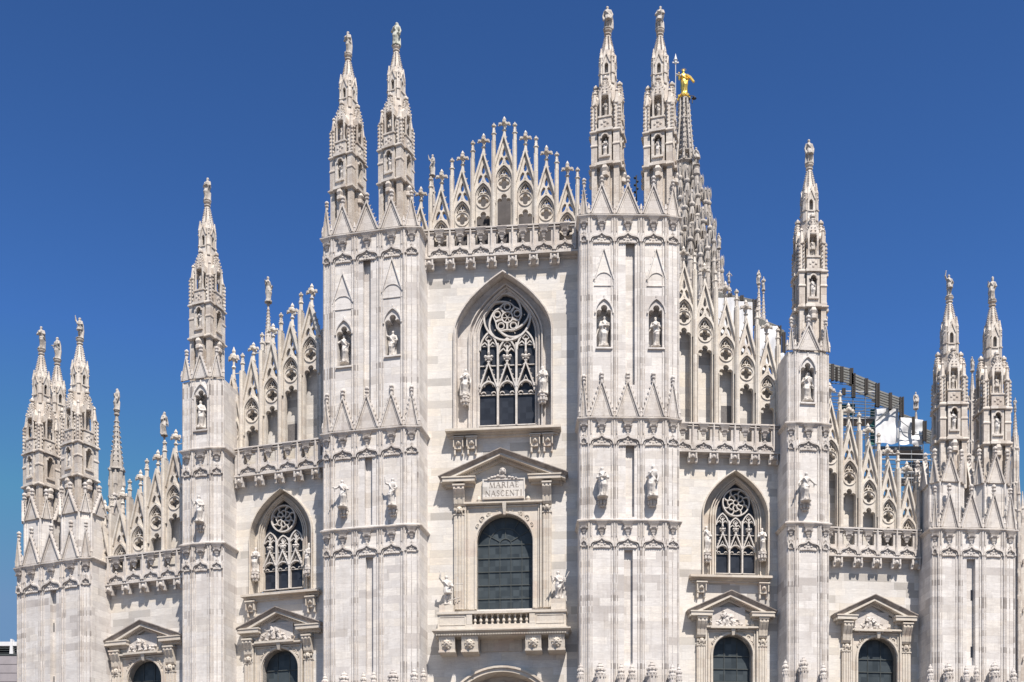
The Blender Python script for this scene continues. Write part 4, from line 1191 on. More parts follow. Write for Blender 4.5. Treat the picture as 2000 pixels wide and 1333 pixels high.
def screen(key, gables, pins, zbot, vfront=-0.1, ties=()):
    """gables: (column, finial row, apex row, arch row); pins: (column, top row)"""
    sec = S[key]; s = sec.m(None, vfront)
    zb = sec.z(zbot, None, vfront)
    us = [sec.u(g[0], vfront) for g in gables]
    hw = sum(b - a for a, b in zip(us, us[1:])) / (len(us) - 1) / 2
    base = MB()
    base.box(-0.2, sec.len + 0.2, -0.3, vfront - 0.02, zb - 0.25, zb)
    root = part('gable_screen', base, 'screen', cath, sec.M)
    for (x, yf, yp, ya), u in zip(gables, us):
        z = lambda y: sec.z(y, x, vfront)
        mb = gable_mesh(hw, zb, z(ya), z(yp), z(yf), s)
        part('gable', mb, 'screen', root, Matrix.Translation((u, -vfront, 0)))
    for x, yt in pins:
        mb = slim_pinnacle(sec.u(x, vfront), zb, sec.z(yt, x, vfront), s)
        part('pinnacle', mb, 'screen', root, Matrix.Translation((0, -vfront, 0)))
    if ties:
        mb = MB()
        for xa, ya, xb in ties:
            za = sec.z(ya, xa, vfront)
            mb.tube([(sec.u(xa, vfront), vfront - 0.15, za), (sec.u(xb, vfront), vfront - 0.15, za)], 0.035, 5)
        part('tie_rod', mb, 'pale_tube', root)
    return root

SCR = {}
SCR['bc'] = screen('bc', ((821.5, 362, 400, 464), (862, 328, 366, 430), (903, 292, 330, 393), (944, 258, 296, 358), (984.5, 225, 262, 323), (1026, 252, 290, 353), (1067, 281, 320, 382), (1108, 312, 353, 414)),
       ((841.5, 345), (883, 309), (923.5, 275), (964.5, 241), (1005.5, 239), (1047, 266), (1087.5, 297), (1128, 327)), 490)
SCR['bil'] = screen('bil', ((454.5, 676, 735, 815), (493, 667, 699, 776), (531.5, 630, 665, 737), (569, 590, 631, 697), (607, 552, 593, 657)),
       ((474, 690), (512, 650), (549, 611), (588, 571)), 905, ties=((456, 729, 474), (495, 689, 512), (533, 650, 549), (571, 612, 588)))
SCR['bir'] = screen('bir', ((1336, 478, 516, 584), (1377, 511, 551, 619), (1418, 547, 588, 657), (1458, 583, 624, 694), (1499, 622, 661, 732)),
       ((1356.5, 493), (1397.5, 528), (1438.5, 565), (1478.5, 601), (1519, 640)), 872)
SCR['bol'] = screen('bol', ((202, 975, 1020, 1098), (237, 950, 996, 1062), (272, 916, 958, 1026), (306, 877, 918, 985), (341, 837, 878, 946)),
       ((219, 968), (253.5, 936), (287, 896), (322, 860)), 1118, ties=((239, 992, 253), (273, 942, 287), (307, 903, 322), (342, 867, 355)))
SCR['bor'] = screen('bor', ((1622, 745, 785, 858), (1659, 785, 826, 899), (1697, 825, 864, 936), (1735, 866, 903, 974), (1773, 899, 940, 1012)),
       ((1640.5, 766), (1678, 806), (1716, 845), (1753.5, 880), (1791, 922)), 1076, ties=((1640, 807, 1659), (1678, 845, 1697), (1716, 883, 1735), (1753, 921, 1772)))

# stone wall behind the side screens
for key, pts in (('bil', ((437, 828), (454, 812), (493, 778), (569, 700), (632, 640))), ('bir', ((1325, 570), (1377, 620), (1458, 695), (1540, 765))),
                 ('bol', ((178, 1110), (237, 1066), (306, 990), (360, 935))), ('bor', ((1612, 850), (1659, 902), (1735, 976), (1800, 1040)))):
    sec = S[key]; v = -0.87
    zb = sec.z(1100 if key in ('bol', 'bor') else 900) - 1.0
    top = [sec.uz(x, y, v) for x, y in pts]
    mb = MB()
    mb.plate([(top[0][0], zb)] + top + [(top[-1][0], zb)], (), v - 0.4, v)
    ob = part('back_wall', mb, 'bay', cath, sec.M)
    if key in ('bil', 'bir'):
        x0, x1, y0, y1 = (562, 580, 830, 868) if key == 'bil' else (1408, 1430, 793, 832)
        mb = MB()
        a, b = sec.u(x0, v), sec.u(x1, v)
        mb.box(a, b, v - 0.02, v + 0.015, sec.z(y1, x0, v), sec.z(y0, x0, v))
        part('doorway', mb, 'plank', ob)
# end wall of the nave roof, dark behind the central screen
sec = S['bc']; v = -3.2
mb = MB()
pts = [sec.uz(x, y, v) for x, y in ((800, 480), (862, 444), (903, 410), (944, 378), (984, 343), (1026, 372), (1067, 402), (1108, 436), (1150, 470))]
zb = sec.z(520)
mb.plate([(pts[0][0], zb)] + pts + [(pts[-1][0], zb)], (), v - 0.5, v)
part('nave_roof_end', mb, 'slate', cath, sec.M)
mb = MB()
ap = sec.world(sec.uz(984, 346, v)[0], v - 0.5, sec.uz(984, 346, v)[1])
l = sec.world(sec.uz(800, 482, v)[0], v - 0.5, sec.uz(800, 482, v)[1]); r = sec.world(sec.uz(1150, 472, v)[0], v - 0.5, sec.uz(1150, 472, v)[1])
D = Vector((0, 90, 0))
mb.add([(p.x, -p.y, p.z) for p in (l, ap, r, l + D, ap + D, r + D)], [(0, 1, 4, 3), (1, 2, 5, 4), (0, 3, 5, 2)])
part('nave_roof', mb, 'slate', cath)
# the body of the church behind the front
mb = MB()
for x0, x1, z in ((-33, -20, 18), (-20, -6.5, 24), (-6.5, 11, 36), (11, 20, 24), (20, 32, 20)):
    mb.box(x0 + 0.01, x1 - 0.01, -190, -93.5, 0, z)
part('nave_body', mb, 'dark_spire', cath)

# ---------------------------------------------------------------- spires
PX = D0 / F
def y2z(y): return (396.0 - y) * PX
SP = {}
def square_ring(mb, r, z0, z1, o):
    for q in range(4):
        mb.T = Matrix.Rotation(q * math.pi / 2, 4, 'Z')
        mb.hexa([(-r, r - 0.02, z0), (r, r - 0.02, z0), (r + o, r + o, z0 + (z1 - z0) * 0.5), (-r - o, r + o, z0 + (z1 - z0) * 0.5), (-r, r - 0.02, z1), (r, r - 0.02, z1), (r + o, r + o, z1 - 0.02), (-r - o, r + o, z1 - 0.02)])
    mb.T = None
def spire_protos():
    z0, z1, z2, z3, z4, z5 = y2z(430), y2z(340), y2z(330), y2z(276), y2z(246), y2z(196)
    core, cb, hb = 0.66, 0.74, 0.20         # core half width, corner shaft centre, corner shaft half width
    def corners(mb, a, b, hb=hb, cb=cb):
        for x in (-1, 1):
            for y in (-1, 1):
                mb.box(x * cb - hb, x * cb + hb, y * cb - hb, y * cb + hb, a, b)
    def ring(mb, z, big=0.12):
        for x in (-1, 1):
            for y in (-1, 1):
                mb.lathe(x * cb, y * cb, [(hb * 1.38, z), (hb * 1.38 + big, z + 0.07), (hb * 1.38 + big, z + 0.15), (hb * 1.40, z + 0.24)], 4, R(45))
        for q in range(4):
            mb.T = Matrix.Rotation(q * math.pi / 2, 4, 'Z')
            mb.box(-0.46 - big * 0.5, 0.46 + big * 0.5, 0.60, 1.04 + big, z + 0.03, z + 0.20)
            mb.T = None
    def face_panels(mb, a, b, hole=None, w=0.43, v=1.03, th=0.55):
        for q in range(4):
            mb.T = Matrix.Rotation(q * math.pi / 2, 4, 'Z')
            mb.plate([(-w, a), (-w, b), (w, b), (w, a)], [hole] if hole else [], v - th, v)
            mb.T = None
    # base shaft
    mb = MB(); mb.box(-core, core, -core, core, z0, z1); corners(mb, z0, z1, 0.17); face_panels(mb, z0, z1, None, 0.32, 0.97, 0.4)
    for q in range(4):
        mb.T = Matrix.Rotation(q * math.pi / 2, 4, 'Z'); mb.lathe(0, 1.0, [(0.1, z0), (0.1, y2z(364)), (0.28, y2z(362)), (0.28, y2z(356)), (0.2, y2z(354)), (0.3, y2z(348)), (0.2, y2z(341))], 6); mb.T = None
    SP['base_shaft'] = (mb.mesh('base_shaft', 'spire'), ())
    # niche tier
    mb = MB(); ring(mb, z1 - 0.05, 0.16)
    mb.box(-0.44, 0.44, -0.44, 0.44, z1, z3)
    corners(mb, z1 + 0.2, z3)
    h = [(-0.25, z2 + 0.28)] + gothic(-0.25, 0.25, y2z(288), y2z(279.5), 5) + [(0.25, z2 + 0.28)]
    face_panels(mb, z1 + 0.2, z3, h)
    for q in range(4):
        mb.T = Matrix.Rotation(q * math.pi / 2, 4, 'Z')
        mb.band(h[1:-1], 0.09, 1.01, 1.10); mb.box(-0.36, 0.36, 1.01, 1.14, z2 + 0.16, z2 + 0.28)
        mb.T = None
    for x in (-1, 1):
        for y in (-1, 1):
            mb.lathe(x * cb, y * cb, [(hb * 1.42, y2z(302)), (hb * 1.72, y2z(300.5)), (hb * 1.72, y2z(299)), (hb * 1.42, y2z(296))], 4, R(45))
    SP['niche_tier'] = (mb.mesh('niche_tier', 'spire'), ())
    # panel tier and tabernacle
    mb = MB(); ring(mb, z3, 0.14)
    mb.box(-core, core, -core, core, z3, z4)
    corners(mb, z3, y2z(222), 0.17, 0.74)
    face_panels(mb, z3 + 0.2, z4, None, 0.43, 1.03, 0.4)
    for q in range(4):
        mb.T = Matrix.Rotation(q * math.pi / 2, 4, 'Z')
        mb.box(-0.48, 0.48, 0.5, 1.09, z4 - 0.08, z4 + 0.02)
        for dx, dz, rr in ((0, -0.3, 0.13), (-0.2, -0.45, 0.1), (0.2, -0.45, 0.1), (0, -0.62, 0.1)): mb.blob((dx, 1.04, z4 + dz), (rr, 0.05, rr), 5, 3)
        mb.T = None
        a = q * math.pi / 2 + math.pi / 4
        for i in range(7):
            mb.blob((math.cos(a) * 1.29, math.sin(a) * 1.29, z3 + 0.35 + i * 0.24), (0.10, 0.10, 0.11), 5, 3)
            for sg in (-0.2, 0.2):
                mb.blob((math.cos(a + sg) * 1.17, math.sin(a + sg) * 1.17, z3 + 0.5 + i * 0.24), (0.07, 0.07, 0.09), 5, 3)
    # slender posts of the open tabernacles
    for q in range(4):
        mb.T = Matrix.Rotation(q * math.pi / 2, 4, 'Z')
        for dx in (-0.31, 0.31):
            mb.box(dx - 0.05, dx + 0.05, 0.93, 1.03, z4, y2z(206))
            mb.box(dx - 0.05, dx + 0.05, 0.52, 0.62, z4, y2z(206))
        h = [(-0.24, y2z(212))] + gothic(-0.24, 0.24, y2z(208), y2z(201), 5) + [(0.24, y2z(212))]
        mb.plate([(-0.40, y2z(212)), (-0.40, y2z(199)), (0, y2z(182)), (0.40, y2z(199)), (0.40, y2z(212))][:1] + [(-0.40, y2z(199)), (0, y2z(180)), (0.40, y2z(199)), (0.40, y2z(212))] + list(reversed(h)), (), 0.50, 1.02)
        crockets(mb, (-0.42, y2z(199)), (0, y2z(179)), 4, 0.075, 0.98, 1)
        crockets(mb, (0.42, y2z(199)), (0, y2z(179)), 4, 0.075, 0.98, -1)
        pass
        mb.T = None
    mb.box(-0.40, 0.40, -0.40, 0.40, z4, y2z(200))
    mb.lathe(0, 0, [(0.74, y2z(210)), (0.70, y2z(198)), (0.60, y2z(168))], 8, R(22.5))
    for q in range(4):
        a = q * math.pi / 2 + math.pi / 4
        mb.lathe(math.cos(a) * 1.04, math.sin(a) * 1.04, [(0.24, y2z(222)), (0.28, y2z(221)), (0.28, y2z(219)), (0.19, y2z(217)), (0.13, y2z(205)), (0.08, y2z(196)), (0.13, y2z(195)), (0.10, y2z(192.5)), (0.02, y2z(190))], 6)
    SP['tabernacle_tier'] = (mb.mesh('tabernacle_tier', 'spire'), ())
    # corner pinnacle
    mb = MB()
    zb = y2z(206)
    mb.lathe(0, 0, [(0.33, zb), (0.36, zb + 0.08), (0.28, zb + 0.14), (0.26, zb + 0.3), (0.17, y2z(180)), (0.11, y2z(172)), (0.20, y2z(171)), (0.20, y2z(167.5)), (0.13, y2z(166.5)), (0.04, y2z(163))], 6)
    for i in range(5):
        for q in range(6):
            a = q * math.pi / 3; rr = 0.28 - i * 0.032
            mb.blob((rr * math.cos(a), rr * math.sin(a), zb + 0.25 + i * 0.19), (0.07, 0.07, 0.085), 4, 2)
    SP['pinnacle'] = (mb.mesh('pinnacle', 'spire'), [(0.80, 0.0), (-0.80, 0.0), (0.0, 0.80), (0.0, -0.80)])
    # lantern
    mb = MB()
    la, lb = y2z(172), y2z(118)
    mb.lathe(0, 0, [(0.62, y2z(178)), (0.58, la)], 8, R(22.5))
    mb.box(-0.20, 0.20, -0.20, 0.20, la, lb)
    h = [(-0.13, y2z(152))] + gothic(-0.13, 0.13, y2z(137), y2z(132), 4) + [(0.13, y2z(152))]
    for q in range(8):
        mb.T = Matrix.Rotation(q * math.pi / 4, 4, 'Z')
        if q % 2 == 0:
            mb.plate([(-0.26, la), (-0.26, lb), (0.26, lb), (0.26, la)], [h], 0.36, 0.52)
            mb.band([(-0.27, y2z(132)), (0, y2z(114)), (0.27, y2z(132))], 0.07, 0.42, 0.58)
            mb.blob((0, 0.5, y2z(112)), (0.07, 0.07, 0.1), 5, 3)
            mb.box(-0.22, 0.22, 0.45, 0.58, y2z(155), y2z(153))
        else:
            mb.box(-0.12, 0.12, 0.42, 0.64, la, y2z(121))
            mb.lathe(0, 0.53, [(0.17, y2z(121)), (0.12, y2z(115)), (0.04, y2z(101))], 5)
            mb.box(-0.15, 0.15, 0.42, 0.68, y2z(153), y2z(150.5))
            for i in range(4): mb.blob((0, 0.66 - 0.02 * i, y2z(130 - i * 6)), (0.06, 0.06, 0.07), 4, 2)
        mb.T = None
    mb.lathe(0, 0, [(0.52, lb), (0.44, y2z(104))], 8, R(22.5))
    SP['lantern'] = (mb.mesh('lantern', 'spire'), ())
    # needle
    mb = MB()
    mb.lathe(0, 0, [(0.44, y2z(106)), (0.29, y2z(88)), (0.19, y2z(72)), (0.17, y2z(70)), (0.25, y2z(69)), (0.25, y2z(67.5)), (0.18, y2z(66.5)), (0.18, y2z(64)), (0.28, y2z(62.5)), (0.30, y2z(60.5)), (0.2, y2z(59.5))], 8, R(22.5))
    for i in range(9):
        z = y2z(104 - i * 3.6); rr = 0.44 - i * 0.028
        for q in range(8):
            a = q * math.pi / 4 + R(22.5)
            mb.blob((rr * math.cos(a), rr * math.sin(a), z), (0.062, 0.062, 0.055), 4, 2)
    SP['needle'] = (mb.mesh('needle', 'spire'), ())
spire_protos()

SPIRES = {}
def spire(tagname, sec, x, ytop, ycor, v, rot, bulk=1.0):
    """ytop: row of the statue's head, ycor: row of the lowest cornice"""
    u, zc = sec.uz(x, ycor, v)
    zt = sec.uz(x, ytop, v)[1]
    k = (zt - zc) / ((335 - 12.5) * PX)
    pos = sec.world(u, v, zc - k * (396 - 335) * PX)
    ang = math.atan2(sec.U.y, sec.U.x) + R(rot)
    mtx = Matrix.Translation(pos) @ Matrix.Rotation(ang, 4, 'Z') @ Matrix.Diagonal((k * bulk, k * bulk, k, 1))
    root = put('spire', SP['base_shaft'][0], cath, mtx)
    for nm in ('niche_tier', 'tabernacle_tier', 'lantern', 'needle'): put(nm, SP[nm][0], root)
    for px, py in SP['pinnacle'][1]: put('pinnacle', SP['pinnacle'][0], root, Matrix.Translation((px, py, 0)))
    SPIRES[tagname] = (mtx, k, ang)
    return root
spire('ml1', S['ml'], 680, 62, 380, -1.35, -13, 0.94)
spire('ml2', S['ml'], 774, 45, 365, -1.35, -13, 0.94)
spire('mr1', S['mr'], 1187, 13, 336, -1.35, -16)
spire('mr2', S['mr'], 1289, 13, 337, -1.35, -16)
spire('sl', S['sl'], 405, 348, 667, -1.35, -8, 0.90)
spire('sr', S['sr'], 1580.5, 273, 610, -1.35, -4, 0.93)
spire('cl1', S['cl'], 81, 638, 953, -1.9, -9, 0.90)
spire('cl2', S['cl'], 156, 617, 936, -1.9, -9, 0.90)
spire('cl3', S['cl'], 112, 659, 968, -4.8, -20, 0.88)
spire('cr1', S['cr'], 1854, 533, 865, -1.8, -5, 0.92)
spire('cr2', S['cr'], 1938, 540, 874, -1.8, -5, 0.92)

# octagonal gabled bases under the corner spires
def spire_base(sec, x, hw_px, ytop_ap, yeave, ybot, v, par, hwc=0.85):
    s = sec.m(None, v)
    u = sec.u(x, v)
    hw = hw_px * s
    zb, ze, za = sec.z(ybot, x, v), sec.z(yeave, x, v), sec.z(ytop_ap, x, v)
    mb = MB()
    c = hw * 0.75
    plan = [(u - hw - c, v - 2 * hw - 2 * c), (u - hw - c, v - c), (u - hw, v), (u + hw, v), (u + hw + c, v - c), (u + hw + c, v - 2 * hw - 2 * c)]
    for a, b in zip(plan, plan[1:]):
        mb.add([(a[0], a[1], zb), (b[0], b[1], zb), (b[0], b[1], ze), (a[0], a[1], ze)], [(0, 1, 2, 3)])
    mb.add([(p[0], p[1], ze - 0.02) for p in plan], [tuple(range(6))])
    for p in plan[1:5]: mb.lathe(p[0], p[1], [(0.1, zb), (0.1, ze)], 6)
    for dx in (-1, 1): mb.lathe(u + dx * hw * 0.72, v, [(0.05, zb), (0.05, ze)], 5)
    ob = part('spire_base', mb, 'pier', par)
    for k, (a, b) in enumerate(zip(plan, plan[1:])):
        T, ln = frame(a, b)
        if k in (0, 4):
            for j in range(2):
                g = MB(); g.T = T
                cc = ln - hw - j * 2 * hw if k == 0 else hw + j * 2 * hw
                gablet(g, cc, hw * 0.97, ze, za, s, 0.12, 0.2, True, False)
                part('gablet', g, 'trim', ob)
            continue
        g = MB(); g.T = T
        gablet(g, ln / 2, ln / 2 * 0.97, ze, za if k == 2 else za - 2 * s, s, 0.12, 0.2)
        part('gablet', g, 'trim', ob)
spire_base(S['cl'], 64, 20, 970, 1016, 1104, -0.4, PM['cl'][0])
spire_base(S['cl'], 138, 21, 957, 1003, 1098, -0.4, PM['cl'][0])
spire_base(S['cr'], 1854.5, 19, 888, 942, 1036, -0.4, PM['cr'][0])
spire_base(S['cr'], 1943, 20, 888, 945, 1036, -0.4, PM['cr'][0])

# small slender spires and pinnacles further back
def slim_spire(px, yfoot, ybase, w, Y, ydown, mat='spire', rich=True):
    """yfoot: row of the statue's feet; ybase: row where the needle starts; w: width of the shaft in photo pixels"""
    k = Y / F
    p = W(px, yfoot, Y)
    mb = MB()
    h = (ybase - yfoot) * k
    d = (ydown - ybase) * k
    r = w * k / 2
    mb.lathe(0, 0, [(r * 0.95, -h - d), (r * 0.95, -h - 0.1)], 8, R(22.5))
    for q in range(4):
        a = q * math.pi / 2 + math.pi / 4
        x, y = math.cos(a) * r * 0.95, math.sin(a) * r * 0.95
        mb.lathe(x, y, [(r * 0.34, -h - d), (r * 0.34, -h - d * 0.55), (r * 0.42, -h - d * 0.54), (r * 0.30, -h - d * 0.5), (r * 0.28, -h - d * 0.15), (r * 0.4, -h - d * 0.13), (r * 0.24, -h - d * 0.08), (r * 0.05, -h + h * 0.15)], 5)
        a2 = q * math.pi / 2
        mb.lathe(math.cos(a2) * r, math.sin(a2) * r, [(r * 0.2, -h - d), (r * 0.2, -h - d * 0.35), (r * 0.3, -h - d * 0.33), (r * 0.05, -h - d * 0.05)], 5)
    for zz in (0.12, 0.52, 0.82): mb.lathe(0, 0, [(r * 1.1, -h - d * zz), (r * 1.32, -h - d * zz + 0.06), (r * 1.3, -h - d * zz + 0.16), (r * 1.0, -h - d * zz + 0.22)], 8, R(22.5))
    mb.lathe(0, 0, [(r * 0.9, -h - 0.1), (r * 0.62, -h * 0.72), (r * 0.55, -h * 0.70), (r * 0.40, -h * 0.35), (r * 0.22, -h * 0.10), (r * 0.40, -h * 0.08), (r * 0.40, -h * 0.05), (r * 0.25, -h * 0.035), (r * 0.42, -h * 0.02), (r * 0.36, 0)], 8, R(22.5))
    if rich:
        for i in range(9):
            t = i / 9
            rr = r * (0.92 - 0.68 * t)
            for q in range(8):
                a = q * math.pi / 4 + R(22.5)
                mb.blob((rr * math.cos(a), rr * math.sin(a), -h * (0.98 - 0.86 * t)), (r * 0.15, r * 0.15, h * 0.02), 4, 2)
    zf = -(p.z - 22.0)
    if zf < -h - d: mb.lathe(0, 0, [(r * 1.3, zf), (r * 1.3, -h - d - 0.2), (r, -h - d + 0.05)], 8, R(22.5))
    o = part('slim_spire', mb, mat, cath, Matrix.Translation(p) @ Matrix.Rotation(R(9), 4, 'Z'))
    return p
SLIM = {}
for nm, a in (('rear_left_a', (228, 803, 905, 26, 101, 1040, 'dark_spire')), ('rear_left_b', (321, 852, 905, 12, 100, 990, 'spire')), ('rear_left_c', (524, 592, 660, 15, 96, 790)),
              ('rear_mid', (844.5, 345, 372, 10, 90, 440)), ('rear_right_a', (1404, 487, 560, 11, 112, 640)), ('rear_right_b', (1424, 552, 580, 8, 112, 640)), ('rear_right_c', (1482, 556, 640, 14, 112, 700)),
              ('rear_right_d', (1491, 568, 640, 12, 118, 700)), ('rear_far_right', (1789, 800, 825, 9, 112, 880)), ('rear_corner_a', (1899, 726, 765, 11, 100, 960, 'spire')),
              ('rear_corner_b', (1888, 800, 850, 10, 99, 960, 'dark_spire')), ('rear_corner_c', (1982.5, 800, 860, 13, 99, 1030, 'spire'))):
    SLIM[nm] = slim_spire(*a)

# ---------------------------------------------------------------- crossing tower with its openwork spire
Yt = 138.0
kt = Yt / F
mb = MB()
def tz(y): return CZ + (YH - y) * kt
tx = (1336 - CX) * kt
mb.T = Matrix.Translation((tx, Yt, 0))
NR = ((192, 7), (196, 9), (240, 11.5), (290, 16), (322, 19.5))
mb.lathe(0, 0, [(r * kt * 0.55, tz(y)) for y, r in reversed(NR)], 8, R(22.5))
for q in range(8):
    a = q * math.pi / 4 + R(10)
    pts = [(math.cos(a) * r * kt, math.sin(a) * r * kt, tz(y)) for y, r in reversed(NR)]
    mb.tube(pts, 0.16, 6, 0.10)
    for i in range(12):
        y = 318 - i * 10; r = 19.5 - (322 - y) * 0.09
        mb.blob((math.cos(a) * (r + 1.6) * kt, math.sin(a) * (r + 1.6) * kt, tz(y)), (0.13, 0.13, 0.16), 4, 2)
        mb.blob((math.cos(a + 0.39) * r * 0.93 * kt, math.sin(a + 0.39) * r * 0.93 * kt, tz(y - 5)), (0.12, 0.12, 0.12), 4, 2)
for y, r in ((196, 9.5), (235, 11), (300, 15), (322, 19)):
    mb.lathe(0, 0, [(r * kt * 0.8, tz(y + 4)), (r * kt * 1.1, tz(y + 1)), (r * kt * 1.1, tz(y - 1)), (r * kt * 0.8, tz(y - 3))], 8, R(22.5))
tower = part('crossing_spire', mb, 'dark_spire', cath)
# stepped cluster of pinnacled shafts round it
mb = MB()
mb.T = Matrix.Translation((tx, Yt, 0))
random.seed(3)
mb.lathe(0, 0, [(42 * kt, 20), (30 * kt, tz(600)), (22 * kt, tz(470)), (15 * kt, tz(325))], 12)
part('crossing_tower_core', mb, 'dark_spire', tower)
def crossing_shaft(dx, dy, ytop, w, ybot=640):
    q = MB()
    q.T = Matrix.Translation((tx + dx * kt, Yt + dy * kt, 0))
    r = w * kt / 2
    z1 = tz(ytop)
    H = z1 - tz(ybot)
    q.lathe(0, 0, [(r, 34.0), (r, z1 - 0.45 * H * 0.5 - 1.4)], 8)
    n = int(H / 2.3)
    for i in range(n):
        zz = z1 - 1.8 - i * 2.3
        q.lathe(0, 0, [(r * 0.95, zz - 0.15), (r * 1.2, zz), (r * 1.18, zz + 0.12), (r * 0.95, zz + 0.25)], 8)
        for j in range(6):
            a = j * math.pi / 3 + i * 0.4
            q.blob((r * 1.0 * math.cos(a), r * 1.0 * math.sin(a), zz + 1.1), (r * 0.24, r * 0.24, 0.8), 4, 2)
    q.lathe(0, 0, [(r * 0.9, z1 - 2.9), (r * 0.55, z1 - 1.2), (r * 0.3, z1 - 0.5), (r * 0.5, z1 - 0.4), (r * 0.45, z1 - 0.2), (r * 0.1, z1)], 8)
    part('pinnacled_shaft', q, 'dark_spire', tower)
for dx, dy, yt, w, *yb in ((-10, -18, 330, 9), (3, -22, 338, 10), (15, -18, 330, 9), (24, -8, 322, 9), (-22, -10, 350, 8), (31, -16, 352, 9), (22, -30, 372, 10), (10, -36, 392, 11), (-4, -38, 400, 11), (38, -26, 382, 10, 660),
                     (47, -12, 375, 8, 660), (30, -44, 430, 11), (18, -50, 452, 11), (44, -40, 440, 9), (54, -30, 445, 8), (4, -54, 470, 12), (50, -48, 470, 8), (60, -34, 500, 7), (36, -58, 490, 10), (22, -64, 505, 10), (68, -36, 520, 7), (-14, -48, 455, 10)):
    crossing_shaft(dx, dy, yt, w, *yb)
mb = MB(); mb.T = Matrix.Translation((tx + 2.0 * kt, Yt, 0))
mb.box(-9 * kt, 9 * kt, -0.5, 0.5, tz(198), tz(196))
for d in (-10, 9, 15): mb.box(d * kt - 0.05, d * kt + 0.05, -0.4, -0.3, tz(198), tz(190))
mb.tube([(-9 * kt, 0.5, tz(192)), (17 * kt, 0.5, tz(194))], 0.05, 5)
mb.blob((17 * kt, 0.3, tz(196)), (0.3, 0.2, 0.16), 6, 4)
part('spire_gallery', mb, 'truss', tower)

# flying piece at the far right: the flank of the church with its own pinnacles
mb = MB()
for i, (x, y0, w) in enumerate(((1990, 930, 7), (1997, 960, 8), (2006, 940, 9))):
    p = W(x, y0, 97 + i * 3); k = (97 + i * 3) / F
    r = w * k / 2
    mb.T = Matrix.Translation(p)
    mb.lathe(0, 0, [(r, -p.z), (r, -3), (r * 1.3, -2.9), (r, -2.7), (r * 0.9, -1.6), (r * 1.2, -1.5), (r * 0.8, -1.3), (r * 0.2, 0)], 8)
    for j in range(14): mb.blob((math.sin(j * 2.1) * r, r * 0.9, -2.2 - j * 0.7), (r * 0.4, r * 0.3, 0.25), 5, 3)
mb.T = None
p = W(1984, 1000, 99)
mb.T = Matrix.Translation((p.x, 98.0, 0))
mb.plate([(0, 0), (0, p.z - 1.5), (1.5, p.z - 0.4), (3, p.z - 1.8), (3, 0)], [[(0.35, p.z - 9 - 4 * j), (0.35, p.z - 6.6 - 4 * j), (0.8, p.z - 5.9 - 4 * j), (1.25, p.z - 6.6 - 4 * j), (1.25, p.z - 9 - 4 * j)] for j in range(3)], -0.6, 0)
for j in range(4):
    mb.band(ogee(0.75, 0.62, p.z - 4.6 - 4 * j, p.z - 3.8 - 4 * j), 0.1, 0, 0.2)
part('flank_tracery', mb, 'spire', cath)

# ---------------------------------------------------------------- balcony of the central window
sec = S['bc']; s = sec.m(None, 1.2)
bv = 1.15
root = MB()
ua, ub = sec.u(853, bv), sec.u(1107, bv)
zt = (sec.z(1195, 980, bv)); 
root.box(ua, ub, 0.02, bv + 0.10, zt - 3.2 * s, zt + 1.5 * s)
b0, b1 = sec.u(922, bv), sec.u(1034, bv)
root.box(ua + 1.5 * s, b0, bv - 0.35, bv, zt - 31 * s, zt - 3.2 * s)
root.box(b1, ub - 1.5 * s, bv - 0.35, bv, zt - 31 * s, zt - 3.2 * s)
for a, b in ((ua + 6 * s, b0 - 14 * s), (b1 + 14 * s, ub - 6 * s)): root.band([(a, zt - 24 * s), (a, zt - 8 * s), (b, zt - 8 * s), (b, zt - 24 * s)], 1.4 * s, bv - 0.01, bv + 0.03, True)
for a, b in ((b0 - 11 * s, b0), (b1, b1 + 11 * s)): root.box(a, b, bv, bv + 0.06, zt - 24 * s, zt - 4 * s)
for a in (ua + 1.5 * s, ub - 1.5 * s - 0.3): root.box(a, a + 0.3, 0.02, bv - 0.36, zt - 31 * s, zt - 3.2 * s)
root.box(b0 - 12 * s, b1 + 12 * s, bv - 0.4, bv + 0.05, zt - 31 * s, zt - 24 * s)
zf = zt - 31 * s
root.box(ua - 1 * s, ub + 1 * s, 0.02, bv + 0.08, zf - 4 * s, zf)
root.box(ua - 8 * s, ub + 8 * s, 0.02, bv + 0.40, zf - 6.5 * s, zf - 4 * s)
root.hexa([(ua - 2 * s, 0.02, zf - 12 * s), (ub + 2 * s, 0.02, zf - 12 * s), (ub + 2 * s, bv + 0.1, zf - 12 * s), (ua - 2 * s, bv + 0.1, zf - 12 * s), (ua - 7 * s, 0.02, zf - 6.5 * s), (ub + 7 * s, 0.02, zf - 6.5 * s), (ub + 7 * s, bv + 0.36, zf - 6.5 * s), (ua - 7 * s, bv + 0.36, zf - 6.5 * s)])
root.box(ua - 3 * s, ub + 3 * s, 0.02, bv + 0.1, zf - 16 * s, zf - 12 * s)
i = ua
while i < ub:
    root.box(i, i + 1.6 * s, bv + 0.1, bv + 0.30, zf - 15 * s, zf - 12 * s); i += 3.2 * s
root.box(sec.u(940), sec.u(1020), 0.02, 0.10, zf - 40 * s, zf - 16 * s)
balc = part('balcony', root, 'cream', cath, sec.M)
nb = 10
for i in range(nb):
    q = MB()
    u = b0 + (b1 - b0) * (i + 0.5) / nb
    z0, z1 = zt - 24 * s, zt - 3.2 * s
    h = z1 - z0
    q.lathe(u, bv - 0.16, [(2.8 * s, z0), (2.8 * s, z0 + h * 0.1), (1.5 * s, z0 + h * 0.16), (3.3 * s, z0 + h * 0.36), (2.6 * s, z0 + h * 0.52), (1.3 * s, z0 + h * 0.74), (2.1 * s, z0 + h * 0.82), (1.6 * s, z0 + h * 0.88), (2.8 * s, z0 + h * 0.92), (2.8 * s, z1)], 8)
    part('baluster', q, 'cream', balc)
